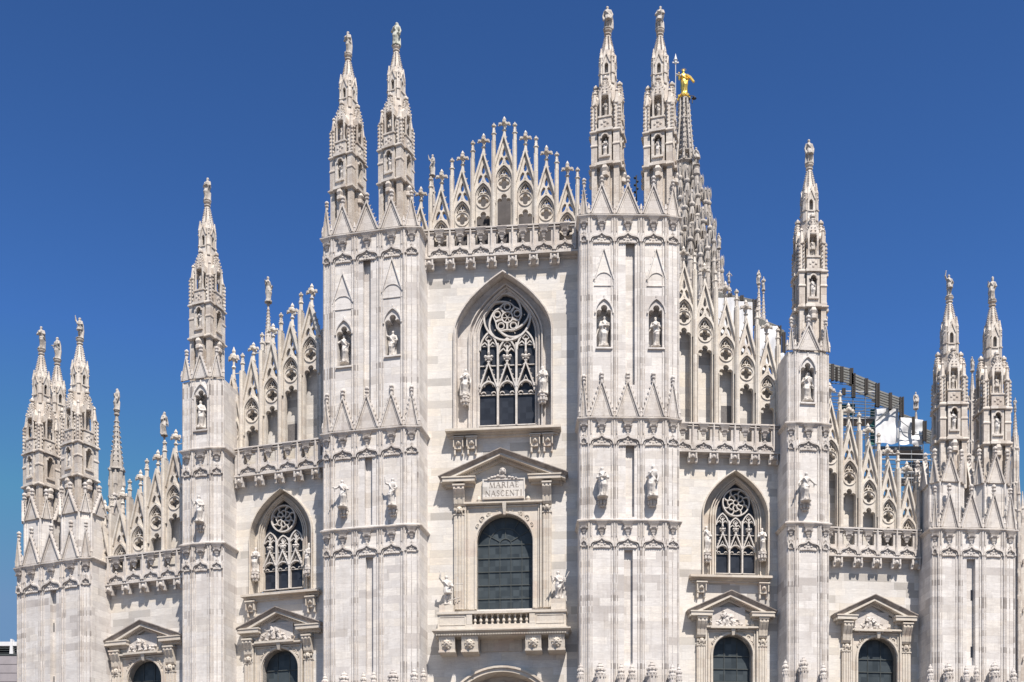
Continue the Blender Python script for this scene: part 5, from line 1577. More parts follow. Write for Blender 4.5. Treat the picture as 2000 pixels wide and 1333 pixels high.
for x0, x1, y0, y1 in ((857, 888, 1251, 1280), (901, 933, 1252, 1281), (1026, 1057, 1246, 1275), (1071, 1103, 1244, 1273)):
    q = MB()
    vv = bv + 0.12
    u0, u1 = sec.u(x0, vv), sec.u(x1, vv)
    z1 = zf - 16 * s; z0 = z1 - 29 * s
    q.hexa([(u0, 0, z0 - 3 * s), (u1, 0, z0 - 3 * s), (u1, vv - 0.15, z0), (u0, vv - 0.15, z0), (u0, 0, z1), (u1, 0, z1), (u1, vv, z1), (u0, vv, z1)])
    q.box(u0 - 1 * s, u1 + 1 * s, 0.1, vv - 0.06, z0 - 1.5 * s, z0 + 2 * s)
    lionmask(q, (u0 + u1) / 2, vv - 0.08, (z0 + z1) / 2 + 1 * s, 8.2 * s)
    part('lion_bracket', q, 'cream', balc)

# inscribed tablet
mb = MB()
obw = PW['bc']['ob']
tv = 0.34
u0, z1 = sec.uz(944, 938, tv); u1, z0 = sec.uz(1024, 975, tv)
mb.box(u0, u1, 0.1, tv, z0, z1)
mb.band([(u0, z0), (u0, z1), (u1, z1), (u1, z0)], 0.10, 0.1, tv + 0.05, True)
tab = part('tablet', mb, 'bay', obw)
GL = {'M': (1.15, [[(0, 0, .6), (.12, 1, .6)], [(.12, 1, 1.3), (.57, 0, 1.3)], [(.57, 0, .6), (1.03, 1, .6)], [(1.03, 1, 1.3), (1.15, 0, 1.3)], [(-.1, 0, .5), (.12, 0, .5)], [(1.02, 0, .5), (1.28, 0, .5)]]),
      'A': (1.0, [[(0, 0, .6), (.5, 1, .6)], [(.5, 1, 1.3), (1, 0, 1.3)], [(.2, .36, .6), (.8, .36, .6)], [(-.12, 0, .5), (.14, 0, .5)], [(.84, 0, .5), (1.12, 0, .5)]]),
      'R': (.85, [[(.12, 0, 1.3), (.12, 1, 1.3)], [(.12, .96, .7), (.5, .96, .9), (.7, .86, 1.2), (.7, .64, 1.2), (.5, .52, .9), (.12, .5, .7)], [(.42, .5, 1.3), (.95, 0, 1.2)], [(-.06, 0, .5), (.3, 0, .5)]]),
      'I': (.36, [[(.18, 0, 1.3), (.18, 1, 1.3)], [(0, 0, .5), (.36, 0, .5)], [(0, 1, .5), (.36, 1, .5)]]),
      'E': (.68, [[(.12, 0, 1.3), (.12, 1, 1.3)], [(0, .97, .7), (.64, .97, .7), (.64, .84, .6)], [(.12, .52, .6), (.5, .52, .6)], [(0, .03, .7), (.68, .03, .7), (.68, .17, .6)]]),
      'N': (1.0, [[(.06, 0, .6), (.06, 1, .6)], [(.06, 1, 1.3), (.94, 0, 1.3)], [(.94, 0, .6), (.94, 1, .6)], [(-.1, 0, .5), (.2, 0, .5)], [(.8, 1, .5), (1.08, 1, .5)]]),
      'S': (.66, [[(.58, .80, .6), (.5, .95, .7), (.3, 1, .7), (.1, .9, .9), (.08, .72, 1.2), (.3, .55, 1.3), (.54, .38, 1.3), (.6, .2, 1.0), (.45, .04, .7), (.25, 0, .7), (.05, .1, .7), (.02, .24, .6)]]),
      'C': (.86, [[(.82, .8, .6), (.7, .94, .7), (.48, 1, .8), (.22, .92, 1.1), (.06, .7, 1.3), (.04, .4, 1.3), (.16, .12, 1.1), (.42, 0, .8), (.66, .04, .7), (.84, .2, .6)]]),
      'T': (.84, [[(.42, 0, 1.3), (.42, 1, 1.3)], [(.02, .84, .6), (.04, .97, .7), (.8, .97, .7), (.82, .84, .6)], [(.26, 0, .5), (.58, 0, .5)]])}
mb = MB()
H = (z1 - z0)
for word, zb_, hh, wid in (('MARIAE', z0 + H * 0.60, H * 0.27, 0.70), ('NASCENTI', z0 + H * 0.19, H * 0.27, 0.88)):
    gap = 0.34
    tot = sum(GL[c][0] for c in word) + gap * (len(word) - 1)
    k = (u1 - u0) * wid / tot
    x = (u0 + u1) / 2 - tot * k / 2 + (0.02 if word == 'MARIAE' else 0)
    for c in word:
        for st in GL[c][1]:
            mb.band([(x + a * k, zb_ + b * hh) for a, b, _ in st], 0.040 * sum(q for *_, q in st) / len(st), tv - 0.02, tv + 0.012)
        x += (GL[c][0] + gap) * k
part('lettering', mb, 'ink', tab)

# ---------------------------------------------------------------- carved figures
def smooth_remesh(mb, voxel, name, iters=1):
    me = mb.mesh(name + '_raw', 'statue')
    o = bpy.data.objects.new('tmp', me)
    C.objects.link(o)
    md = o.modifiers.new('r', 'REMESH'); md.mode = 'VOXEL'; md.voxel_size = voxel
    sm = o.modifiers.new('s', 'SMOOTH'); sm.iterations = iters; sm.factor = 0.5
    dg = bpy.context.evaluated_depsgraph_get()
    out = bpy.data.meshes.new_from_object(o.evaluated_get(dg))
    out.name = name
    bpy.data.objects.remove(o); bpy.data.meshes.remove(me)
    return out

def figure(name, arms, seed=0, cloak=0.0, hood=False, beard=False, slim=1.0, legs=False, hat=None, turn=0.0, lean=0.0, detail=0.016, base=True, held=None):
    """standing draped figure, one unit tall; looks along +v"""
    rnd = random.Random(seed)
    mb = MB()
    ox = lambda z: 0.030 * math.sin(math.pi * (z * 1.25 + 0.1)) * (1 if seed % 2 else -1) + lean * z
    rings = [(0.0, .150, .125), (.04, .150, .128), (.12, .132, .115), (.25, .132, .118), (.36, .142, .122), (.46, .150, .122), (.53, .148, .112), (.60, .122, .094), (.66, .124, .098), (.72, .140, .102), (.77, .150, .092), (.805, .138, .078), (.83, .085, .06), (.85, .05, .048), (.885, .045, .045)]
    N = 22
    vs, fs = [], []
    ph = rnd.random() * 6
    kf = rnd.choice((6, 7, 8))
    for z, rx, ry in rings:
        f = max(0.0, 1 - z / 0.66)
        sl = slim if z < 0.62 else 1.0
        for j in range(N):
            a = 2 * math.pi * j / N
            w = 1 + 0.20 * f * math.sin(kf * a + ph + 2.2 * math.sin(5 * z)) + 0.05 * (z < .8) * math.sin(3 * a + 9 * z + ph)
            knee = 0.028 * math.exp(-((z - 0.34) / 0.09) ** 2) * max(0, math.sin(a)) * (1 + math.cos(a - 1.0 if seed % 2 else a + 1.0 - math.pi))
            vs.append((ox(z) + rx * sl * w * math.cos(a), ry * sl * w * math.sin(a) + knee, z))
    n = len(rings)
    for i in range(n - 1):
        for j in range(N):
            k = (j + 1) % N
            fs.append((i * N + j, i * N + k, (i + 1) * N + k, (i + 1) * N + j))
    fs.append(tuple(range(N - 1, -1, -1))); fs.append(tuple((n - 1) * N + j for j in range(N)))
    if legs:
        for sg in (-1, 1):
            mb.tube([(ox(.5) + sg * .055, 0, .52), (ox(.3) + sg * .06, .02, .29), (sg * .058, -.01, .05)], .07, 8, .038)
            mb.blob((sg * .06, .035, .025), (.035, .075, .025), 6, 4)
        keep = [i for i, r_ in enumerate(rings) if r_[0] >= .36]
        vs2, fs2 = [], []
        for i in keep: vs2 += vs[i * N:(i + 1) * N]
        m_ = len(keep)
        for i in range(m_ - 1):
            for j in range(N):
                k = (j + 1) % N
                fs2.append((i * N + j, i * N + k, (i + 1) * N + k, (i + 1) * N + j))
        fs2.append(tuple(range(N - 1, -1, -1))); fs2.append(tuple((m_ - 1) * N + j for j in range(N)))
        mb.add(vs2, fs2)
        mb.tube([(ox(.4) - .03, -.07, .45), (-.02, -.085, .2), (-.03, -.07, .0)], .075, 8, .06)     # drapery falling behind
    else:
        mb.add(vs, fs)
        for sg in (-1, 1): mb.blob((sg * .07, .115, .02), (.036, .06, .024), 6, 4)
    # shoulders and arms
    palms = []
    for sg, (e, w) in zip((-1, 1), arms):
        sh = (ox(.78) + sg * .135, -.005, .775)
        mb.blob(sh, (.052, .055, .05), 8, 6)
        mb.tube([sh, e], .046, 8, .040)
        mb.blob(e, .042, 8, 6)
        mb.tube([e, w], .043, 8, .026)
        d = (Vector(w) - Vector(e)).normalized()
        p = Vector(w) + d * .028
        mb.blob(tuple(p), (.022, .022, .026), 7, 5)
        palms.append((p, d, sg))
        if w[2] < .78:                             # hanging sleeve
            mid = tuple((Vector(e) * .45 + Vector(w) * .55))
            mb.tube([mid, (mid[0] * .95, mid[1] * .8, mid[2] - .16)], .040, 7, .016)
    if cloak:
        pts = [(ox(.8), -.05, .82), (ox(.6), -.075, .6), (ox(.35), -.085, .35), (ox(.1), -.06, .02)]
        for q in range(5):
            dx = (q - 2) * 0.062 * cloak
            mb.tube([(p[0] + dx * (0.8 + 0.35 * i / 3), p[1] + 0.012 * math.sin(q * 2.4 + i), p[2]) for i, p in enumerate(pts)], .05, 7, .046)
    # sash across the body
    mb.tube([(ox(.76) - .11, .08, .78), (ox(.62), .105, .64), (ox(.5) + .13, .06, .5), (ox(.42) + .14, -.03, .44)], .024, 6, .034)
    mb.tube([(ox(.5) + .13, .05, .5), (ox(.47), .13, .44), (ox(.4) - .13, .06, .42)], .028, 6, .022)
    if held == 'book': mb.box(.02, .12, .12, .17, .60, .73)
    if held == 'cup': mb.lathe(.0, .17, [(.03, .66), (.012, .69), (.04, .74), (.042, .77)], 8)
    if held == 'child':
        mb.blob((.08, .12, .66), (.05, .05, .075), 8, 6); mb.blob((.085, .13, .765), (.034, .036, .04), 8, 6)
    SX = 0.80
    mb.V = [(x * SX, y, z) for x, y, z in mb.V]
    palms = [(Vector((p.x * SX, p.y, p.z)), d, sg) for p, d, sg in palms]
    hx = ox(.88) * 0.8
    # head
    c, s_ = math.cos(turn), math.sin(turn)
    def hp(x, y, z): return (hx + x * c - y * s_, x * s_ + y * c, z)
    mb.lathe(hx, -.005, [(.052, .80), (.04, .86), (.038, .90)], 8)
    mb.blob(hp(0, 0, .932), (.050, .058, .070), 10, 8)
    mb.blob(hp(0, .052, .928), (.010, .016, .018), 5, 4)
    mb.blob(hp(0, .040, .892), (.026, .022, .016), 6, 4)
    for sg in (-1, 1):
        mb.blob(hp(sg * .047, -.002, .932), (.010, .014, .018), 5, 4)
        mb.blob(hp(sg * .019, .048, .952), (.016, .010, .007), 5, 3)
    mb.blob(hp(0, -.012, .958), (.054, .056, .052), 9, 6)
    mb.blob(hp(0, -.03, .915), (.050, .04, .05), 8, 5)
    if beard: mb.blob(hp(0, .04, .875), (.032, .03, .045), 7, 5)
    if hood:
        mb.blob(hp(0, -.02, .94), (.066, .062, .082), 9, 6)
        mb.tube([(hx, -.03, .93), (hx, -.05, .8)], .07, 9, .11)
    if hat == 'mitre': mb.lathe(hx, 0, [(.05, .97), (.058, 1.0), (.03, 1.06), (.004, 1.09)], 8)
    if base: mb.lathe(0, 0, [(.165, -.05), (.17, -.012), (.155, .008)], 8, R(22.5))
    me = smooth_remesh(mb, detail, name)
    # fingers
    fm = MB()
    for p, d, sg in palms:
        side = d.cross(Vector((0, 1, 0.2)))
        if side.length < .1: side = Vector((1, 0, 0))
        side.normalize()
        nrm = d.cross(side)
        for q in range(4):
            o = p + side * (-.0135 + .009 * q) + d * .016
            L = (.030, .036, .034, .026)[q]
            fm.tube([tuple(o), tuple(o + d * L * .55 + nrm * .004), tuple(o + d * L * .9 + nrm * .014)], .0058, 5, .0042)
        o = p - side * .018 * sg
        fm.tube([tuple(o), tuple(o - side * .014 * sg + d * .014), tuple(o - side * .012 * sg + d * .030 + nrm * .008)], .0062, 5, .0046)
    vs = [tuple(v.co) for v in me.vertices]; fs = [tuple(p.vertices) for p in me.polygons]
    o = len(vs)
    vs += fm.V; fs += [tuple(i + o for i in f) for f in fm.Fc]
    bpy.data.meshes.remove(me)
    me = bpy.data.meshes.new(name)
    me.from_pydata(vs, [], fs)
    me.polygons.foreach_set('use_smooth', [True] * len(me.polygons))
    me.update()
    return me

L = lambda e, w: (e, w)
AR = {'crossed': (L((-.195, .05, .62), (.02, .135, .685)), L((.195, .05, .62), (-.02, .15, .66))),
      'chest': (L((-.205, .02, .62), (-.03, .14, .70)), L((.20, .0, .60), (.185, .07, .45))),
      'down': (L((-.205, .0, .60), (-.185, .06, .43)), L((.205, .0, .60), (.185, .06, .43))),
      'raised': (L((-.245, .03, .90), (-.225, .07, 1.07)), L((.21, .02, .62), (.10, .14, .62))),
      'raised_low': (L((-.25, .05, .82), (-.26, .09, .98)), L((.21, .02, .62), (.17, .13, .56))),
      'staff': (L((-.215, .03, .63), (-.225, .13, .73)), L((.205, .02, .61), (.09, .14, .58))),
      'book': (L((-.20, .03, .62), (-.06, .15, .62)), L((.20, .03, .62), (.07, .15, .62))),
      'out': (L((-.25, .02, .68), (-.36, .08, .70)), L((.22, .02, .64), (.12, .15, .62))),
      'open': (L((-.25, .02, .66), (-.33, .10, .55)), L((.25, .02, .66), (.33, .10, .55)))}
FIG = {'folded': figure('folded_arms_figure', AR['crossed'], 1, 0.8, beard=True, slim=0.85),
       'hood': figure('hooded_figure', AR['chest'], 2, 1.15, hood=True, slim=0.95),
       'cloak': figure('cloaked_figure', AR['down'], 3, 1.25, legs=True),
       'wrap': figure('wrapped_figure', AR['crossed'], 4, 1.2, legs=True, beard=True),
       'raised': figure('raised_arm_figure', AR['raised'], 5, 0.7, legs=True),
       'raised_robe': figure('raised_arm_robed_figure', AR['raised_low'], 6, 0.8, slim=0.9),
       'staff': figure('staff_figure', AR['staff'], 7, 0.9),
       'book': figure('book_figure', AR['book'], 8, 0.9, beard=True, held='book'),
       'out': figure('reaching_figure', AR['out'], 9, 0.7, slim=0.9),
       'open': figure('open_arms_figure', AR['open'], 10, 0.9, slim=0.9),
       'child': figure('figure_with_bundle', AR['book'], 11, 1.0, hood=True, held='child'),
       'mitre': figure('mitred_figure', AR['staff'], 12, 1.0, beard=True, hat='mitre')}
FH = {k: 1.0 for k in FIG}
FH['raised'] = 1.10; FH['raised_robe'] = 1.04; FH['mitre'] = 1.09

MATFIG = {}
def figmesh(kind, mat):
    if (kind, mat) not in MATFIG:
        me = FIG[kind].copy()
        me.materials.clear(); me.materials.append(M[mat])
        me.name = FIG[kind].name
        MATFIG[(kind, mat)] = me
    return MATFIG[(kind, mat)]

def statue(kind, pos, h, rz, label, mat='statue', group=None, wide=1.0, name='statue', cat='statue'):
    """h: height to the crown of the head"""
    o = put(name, figmesh(kind, mat))
    o.matrix_world = Matrix.Translation(pos) @ Matrix.Rotation(rz, 4, 'Z') @ Matrix.Diagonal((h * wide, h * wide, h, 1))
    tag(o, label, cat, group)
    return o
def attach(st, name, mb, mat):
    """a carved attribute in the figure's own frame"""
    return part(name, mb, mat, st)

def spire_statue(tagname, kind, ytop_h, rz, label, mat='old_statue', wide=1.0):
    mtx, k, ang = SPIRES[tagname]
    z = y2z(59.5)
    h = (396.0 - 12.5) * PX - z
    pos = mtx @ Vector((0, 0, z + h * 0.045))
    return statue(kind, pos, h * k * 0.955 / FH[kind], ang + R(rz), label, mat, 'statues crowning the big spires', wide * 1.1)
spire_statue('ml1', 'folded', 0, -8, 'statue with folded arms on the outer spire of the left central pair')
spire_statue('ml2', 'hood', 0, 10, 'greenish cloaked statue on the inner spire of the left central pair', 'green_statue', 1.15)
spire_statue('mr1', 'cloak', 0, 0, 'broad cloaked statue on the spire just right of the pierced central gables', 'old_statue', 1.15)
spire_statue('mr2', 'wrap', 0, 0, 'statue with arms wrapped across its chest on the spire beside the gilded figure', 'old_statue', 1.1)
spire_statue('sl', 'book', 0, 0, 'statue on the single spire standing alone left of the twin central spires')
spire_statue('sr', 'cloak', 0, 0, 'statue on the lone tall spire rising in front of the scaffolded roof')
spire_statue('cl1', 'folded', 0, 30, 'statue with folded arms on the leftmost spire of the left corner cluster')
spire_statue('cl2', 'raised', 0, 0, 'statue raising one arm on the front spire of the left corner cluster', 'old_statue', 1.1)
spire_statue('cl3', 'chest' if 'chest' in FIG else 'out', 0, 0, 'statue between two others on the rear spire of the left corner cluster', 'old_statue')
spire_statue('cr1', 'raised', 0, 8, 'statue lifting an arm above its head on the left spire of the right corner pair')
spire_statue('cr2', 'mitre', 0, -10, 'upright robed statue on the right spire of the right corner pair')

def pix_statue(sec, kind, x, y0, y1, v, rz, label, mat='statue', wide=1.0, group=None, name='statue'):
    """feet on row y1, crown on row y0"""
    u, z1 = sec.uz(x, y1, v); z0 = sec.uz(x, y0, v)[1]
    ang = math.atan2(sec.U.y, sec.U.x) + R(rz)
    h = (z0 - z1) * 0.955 / FH[kind]
    return statue(kind, sec.world(u, v, z1 + h * 0.045), h, ang, label, mat, group, wide, name)
GN = 'statues in the wall niches'
pix_statue(S['ml'], 'out', 673, 655, 711, -0.42, 15, 'statue leaning in the left niche of the left main buttress', 'statue', 1.15, GN)
pix_statue(S['ml'], 'raised_robe', 767, 645, 700, -0.42, -5, 'statue with a lifted arm in the right niche of the left main buttress', 'statue', 1.15, GN)
pix_statue(S['mr'], 'book', 1180, 618, 680, -0.42, 20, 'statue in the left niche of the buttress right of the central window', 'statue', 1.15, GN)
pix_statue(S['mr'], 'folded', 1281, 620, 680, -0.42, -5, 'statue in the right niche of the buttress right of the central window', 'statue', 1.15, GN)
pix_statue(S['sl'], 'staff', 393, 783, 839, -0.4, 0, 'statue in the tall niche of the narrow left buttress below its lone spire', 'statue', 1.2, GN)
pix_statue(S['sr'], 'hood', 1577, 728, 786, -0.4, -12, 'statue in the tall niche of the narrow right buttress below its lone spire', 'statue', 1.25, GN)
GB = 'statues standing on carved wall brackets'
for k, kind, x, y0, y1, yb, rz, lab, wd in (('ml', 'out', 669, 938, 992, 1022, 10, 'stooping statue on the left wall bracket of the left main buttress', 1.2),
        ('ml', 'raised_robe', 766, 932, 990, 1014, -10, 'statue with raised hand on the bracket nearest the inscribed window, left side', 1.15),
        ('mr', 'child', 1177, 913, 972, 1001, 0, 'broad robed statue on the bracket just right of the inscribed window', 1.25),
        ('mr', 'hood', 1275, 909, 972, 999, -20, 'cloaked statue on the outer bracket of the right main buttress', 1.15),
        ('sl', 'staff', 389, 968, 1021, 1046, 5, 'statue on the wall bracket of the narrow left buttress under the niche', 1.2),
        ('sr', 'open', 1574, 923, 980, 1006, 0, 'statue holding its arms away on the bracket of the narrow right buttress', 1.2)):
    sec = S[k]
    pix_statue(sec, kind, x, y0, y1, 0.42, rz, lab, 'statue', wd, GB)
    s_ = sec.m()
    mb = MB()
    bracket_stand(mb, sec.u(x, 0.3), sec.z(y1 + 17, x, 0.3), sec.z(y1, x, 0.3) - 0.5 * s_, s_, 1.0)
    part('statue_bracket', mb, 'trim', PM[k][0])
GJ = 'statues at the sides of the pointed windows'
for k, kind, x, y0, y1, yb, rz, lab, wd in (('bc', 'hood', 909, 722, 776, 806, 15, 'robed statue at the left jamb of the large central pointed window', 1.2),
        ('bc', 'child', 1060, 716, 772, 800, -20, 'dark sided statue at the right jamb of the large central pointed window', 1.25),
        ('bil', 'book', 499, 1070, 1119, 1143, 15, 'statue at the left jamb of the pointed window in the left bay', 1.15),
        ('bil', 'mitre', 603, 1060, 1110, 1135, -15, 'statue at the right jamb of the pointed window in the left bay', 1.15),
        ('bir', 'staff', 1380, 1028, 1082, 1105, 15, 'statue at the left jamb of the pointed window in the right bay', 1.15),
        ('bir', 'folded', 1489, 1032, 1080, 1103, -15, 'statue at the right jamb of the pointed window in the right bay', 1.15)):
    sec = S[k]
    vv = GW[k]['dep'] * 0.74 + 0.40
    pix_statue(sec, kind, x, y0, y1, vv, rz, lab, 'statue', wd, GJ)
    s_ = sec.m()
    mb = MB(); mb.T = Matrix.Translation((0, -(vv - 2 * s_), 0))
    bracket_stand(mb, sec.u(x, vv), sec.z(y1 + 18, x, vv), sec.z(y1, x, vv) - 0.5 * s_, s_, 0.85)
    part('statue_bracket', mb, 'trim', GW[k]['ob'])
# two figures on the balcony corners, on low plinths
for kind, x, y0, y1, rz, lab in (('raised', 873, 1119, 1184, 10, 'statue with raised arm holding a long cross, left corner of the balcony'), ('staff', 1091, 1116, 1172, -8, 'statue leaning on a slanting staff, right corner of the balcony')):
    sec = S['bc']
    st = pix_statue(sec, kind, x, y0, y1, 0.75, rz, lab, 'statue', 1.25)
    mb = MB()
    if x < 900:
        mb.tube([(.26, .12, .02), (.29, .13, .92)], .012, 6)
        mb.tube([(.22, .13, .66), (.44, .13, .68)], .012, 6)
        mb.tube([(.02, .10, .10), (.36, .10, .22)], .018, 6)
        attach(st, 'cross', mb, 'statue')
    else:
        mb.tube([(.06, .16, .28), (.34, .12, .92)], .016, 6)
        mb.blob((.2, .14, .62), (.05, .03, .11), 6, 4)
        attach(st, 'staff', mb, 'statue')
    u, z = sec.uz(x, y1, 0.75); s_ = sec.m()
    mb = MB(); mb.box(u - 14 * s_, u + 14 * s_, 0.35, 1.1, sec.z(1195, 980, 1.15) + 1.5 * s_, z)
    part('statue_plinth', mb, 'cream', balc)

# figures on the slender rear spires
GR = 'statues on the slender rear spires'
for nm, kind, ytop, rz, lab in (('rear_left_a', 'hood', 760, -40, 'statue on the tall grey needle right of the left corner cluster'), ('rear_left_b', 'hood', 805, 40, 'dark cloaked statue on the pinnacle above the lowest left gables'),
        ('rear_left_c', 'out', 541, 60, 'statue on the crocketed needle above the left inner gables'), ('rear_mid', 'raised_robe', 301, -50, 'statue on the thin pinnacle just left of the central gables'),
        ('rear_right_a', 'staff', 456, 30, 'statue on the thin pinnacle right of the clustered crossing tower'), ('rear_right_b', 'open', 530, 0, 'tiny statue low on a stub pinnacle above the right inner gables'),
        ('rear_right_c', 'hood', 528, 20, 'higher of two white statues behind the scaffolded roof end'), ('rear_right_d', 'book', 541, -20, 'lower of two white statues behind the scaffolded roof end'),
        ('rear_far_right', 'down' if 'down' in FIG else 'cloak', 766, 0, 'small statue alone above the sloping end of the temporary roof'), ('rear_corner_a', 'staff', 697, 30, 'statue on the rear pinnacle between the right corner pair of spires'),
        ('rear_corner_b', 'hood', 768, 0, 'low grey statue beside the left spire of the right corner pair'), ('rear_corner_c', 'mitre', 777, -20, 'statue on the rear pinnacle at the right edge of the picture')):
    p = SLIM[nm]
    px_h = ((YH - ytop) * p.y / F + CZ - p.z)
    statue(kind, p + Vector((0, 0, px_h * 0.045)), px_h * 0.955 / FH[kind], R(rz), lab, 'old_statue', GR, 0.95)
# figure standing against the crossing tower
p = W(1360, 325, Yt - 1.2); h = 35 * (Yt - 1.2) / F
mb = MB(); r_ = 5 * kt
mb.lathe(0, 0, [(r_, -9), (r_, -1.2), (r_ * 1.5, -1.0), (r_ * 1.4, -0.6), (r_, -0.4), (r_ * 1.2, 0)], 8)
part('statue_pedestal', mb, 'dark_spire', tower, Matrix.Translation(p))
statue('cloak', p + Vector((0, 0, .08)), h, R(30), 'grey statue on a pedestal against the crossing tower below the gilded figure', 'old_statue', None, 1.3)

# gilded figure
p = W(1335.5, 190, Yt); h = (190 - 137) * kt
gst = statue('staff', p + Vector((0, 0, h * 0.045)), h * 0.955, R(0), 'gilded statue holding a halberd on top of the openwork crossing spire', 'gold', None, 1.12, 'gilded_statue')
mb = MB()
mb.tube([(-.30, .13, -.02), (-.30, .13, 1.45)], .014, 6)
mb.lathe(-.30, .13, [(.012, 1.08), (.05, 1.16), (.05, 1.22), (.075, 1.27), (.05, 1.33), (.03, 1.40), (.004, 1.52)], 6)
mb.box(-.41, -.19, .115, .145, 1.16, 1.20)
mb.tube([(-.30, .13, .72), (-.10, .05, .72)], .035, 6)
attach(gst, 'halberd', mb, 'pale_tube')
mb = MB(); mb.tube([(.09, .04, .76), (.20, .08, .66), (.30, .10, .50), (.33, .11, .44)], .05, 7, .04); attach(gst, 'sleeve', mb, 'gold')
mb = MB()
for k in range(9):
    a = R(20 + k * 17.5); mb.tube([(.06 * math.cos(a), 0, .96 + .06 * math.sin(a)), (.11 * math.cos(a), 0, .96 + .12 * math.sin(a))], .007, 4, .003)
attach(gst, 'halo', mb, 'gold')
mb = MB(); mb.lathe(0, 0, [(.16, -.16), (.20, -.10), (.12, -.05), (.17, -.01)], 8)
for k in range(7): mb.blob((.19 * math.cos(k * .9), .19 * math.sin(k * .9), -.08), (.06, .06, .07), 5, 3)
attach(gst, 'pedestal', mb, 'gold')

# tiny figures in the niches of the big spires
SPN = {'ml1': 'the outer spire of the left central pair', 'ml2': 'the inner spire of the left central pair', 'mr1': 'the inner spire of the right central pair',
       'mr2': 'the spire beside the gilded figure', 'sl': 'the lone spire left of the central pair', 'sr': 'the lone spire by the scaffolded roof', 'cl1': 'the leftmost spire', 'cl2': 'the front spire of the left corner cluster', 'cr1': 'the left spire of the right corner pair', 'cr2': 'the right spire of the right corner pair'}
for i, (nm, where) in enumerate(SPN.items()):
    mtx, k, ang = SPIRES[nm]
    z = y2z(330) + 0.29
    h = (330 - 284) * PX - 0.30
    statue(('folded', 'staff', 'book', 'hood')[i % 4], mtx @ Vector((0, -0.80, z + h * .05)), h * k * 0.95, ang, 'small pale figure in the lower niche of ' + where, 'statue', 'figures in the spire niches', 1.1, 'niche_figure')
    z = y2z(246) + 0.03; h = (246 - 212) * PX
    statue(('hood', 'cloak', 'folded', 'staff')[i % 4], mtx @ Vector((0, -0.76, z + h * .05)), h * k * 0.95, ang, 'small figure in the upper niche of ' + where, 'old_statue', 'figures in the spire niches', 1.0, 'niche_figure')

# ---------------------------------------------------------------- reliefs over the pediment windows (part of the wall, carved from a few reclining bodies)
for key in PW:
    sec, d = S[key], PW[key]
    s_ = sec.m()
    mx0, mx1, my0, my1 = d['mid']
    xm = (mx0 + mx1) / 2
    mb = MB()
    v = 0.30
    rnd = random.Random(hash(key) % 7 if False else {'bc': 1, 'bil': 2, 'bir': 3, 'bol': 4, 'bor': 5}[key])
    if key == 'bc':
        u, z = sec.uz(xm - 3, 937, v)
        for dx, dz, rr in ((-26, 1, 4), (-20, 3, 4.5), (-14, 4, 5), (-8, 6, 5), (14, 3, 4.5), (20, 2, 4), (27, 1, 3.5)): mb.blob((u + dx * s_, v, z + dz * s_), (rr * s_, 0.2, rr * 0.8 * s_), 6, 4)
        facemask(mb, u + 1 * s_, v + 0.12, z + 15 * s_, 6.0 * s_)
        mb.blob((u, v, z + 5 * s_), (8 * s_, 0.2, 5 * s_), 7, 5)
        mb.box(u - 36 * s_, u + 36 * s_, 0.1, v + 0.1, z - 1.5 * s_, z + 0.2 * s_)
    else:
        ua, z0 = sec.uz(mx0, my1, v); ub = sec.u(mx1, v)
        z0 -= 0.5 * s_
        z1 = sec.z(my0, xm, v)
        wd = ub - ua
        hgt = (z1 - z0)
        for i, (fx, fz, sc_, ang, kind) in enumerate(((.13, .0, .62, 35, 'book'), (.30, .05, .80, 25, 'out'), (.46, .1, .9, -12, 'child'), (.63, .05, .86, -20, 'folded'), (.80, .0, .68, -42, 'open'), (.92, .0, .42, -70, 'folded'))):
            mt = Matrix.Translation((ua + wd * fx, -(v + 0.02 * (i % 2)), z0 + hgt * fz)) @ Matrix.Rotation(R(ang), 4, 'Y') @ Matrix.Rotation(R(rnd.uniform(-40, 40)), 4, 'Z') @ Matrix.Diagonal((hgt * sc_ * 1.5, hgt * sc_ * 1.0, hgt * sc_, 1))
            mb.add_mesh(FIG[kind], mt)
        for i in range(10): mb.blob((ua + wd * rnd.random(), v, z0 + hgt * rnd.uniform(.05, .35)), (3 * s_, 0.16, 2.6 * s_), 6, 4)
        mb.box(ua + 4 * s_, ub - 4 * s_, 0.1, 0.24, z0, z1 + 6 * s_)
    part('relief', mb, 'trim', d['ob'], None, False)

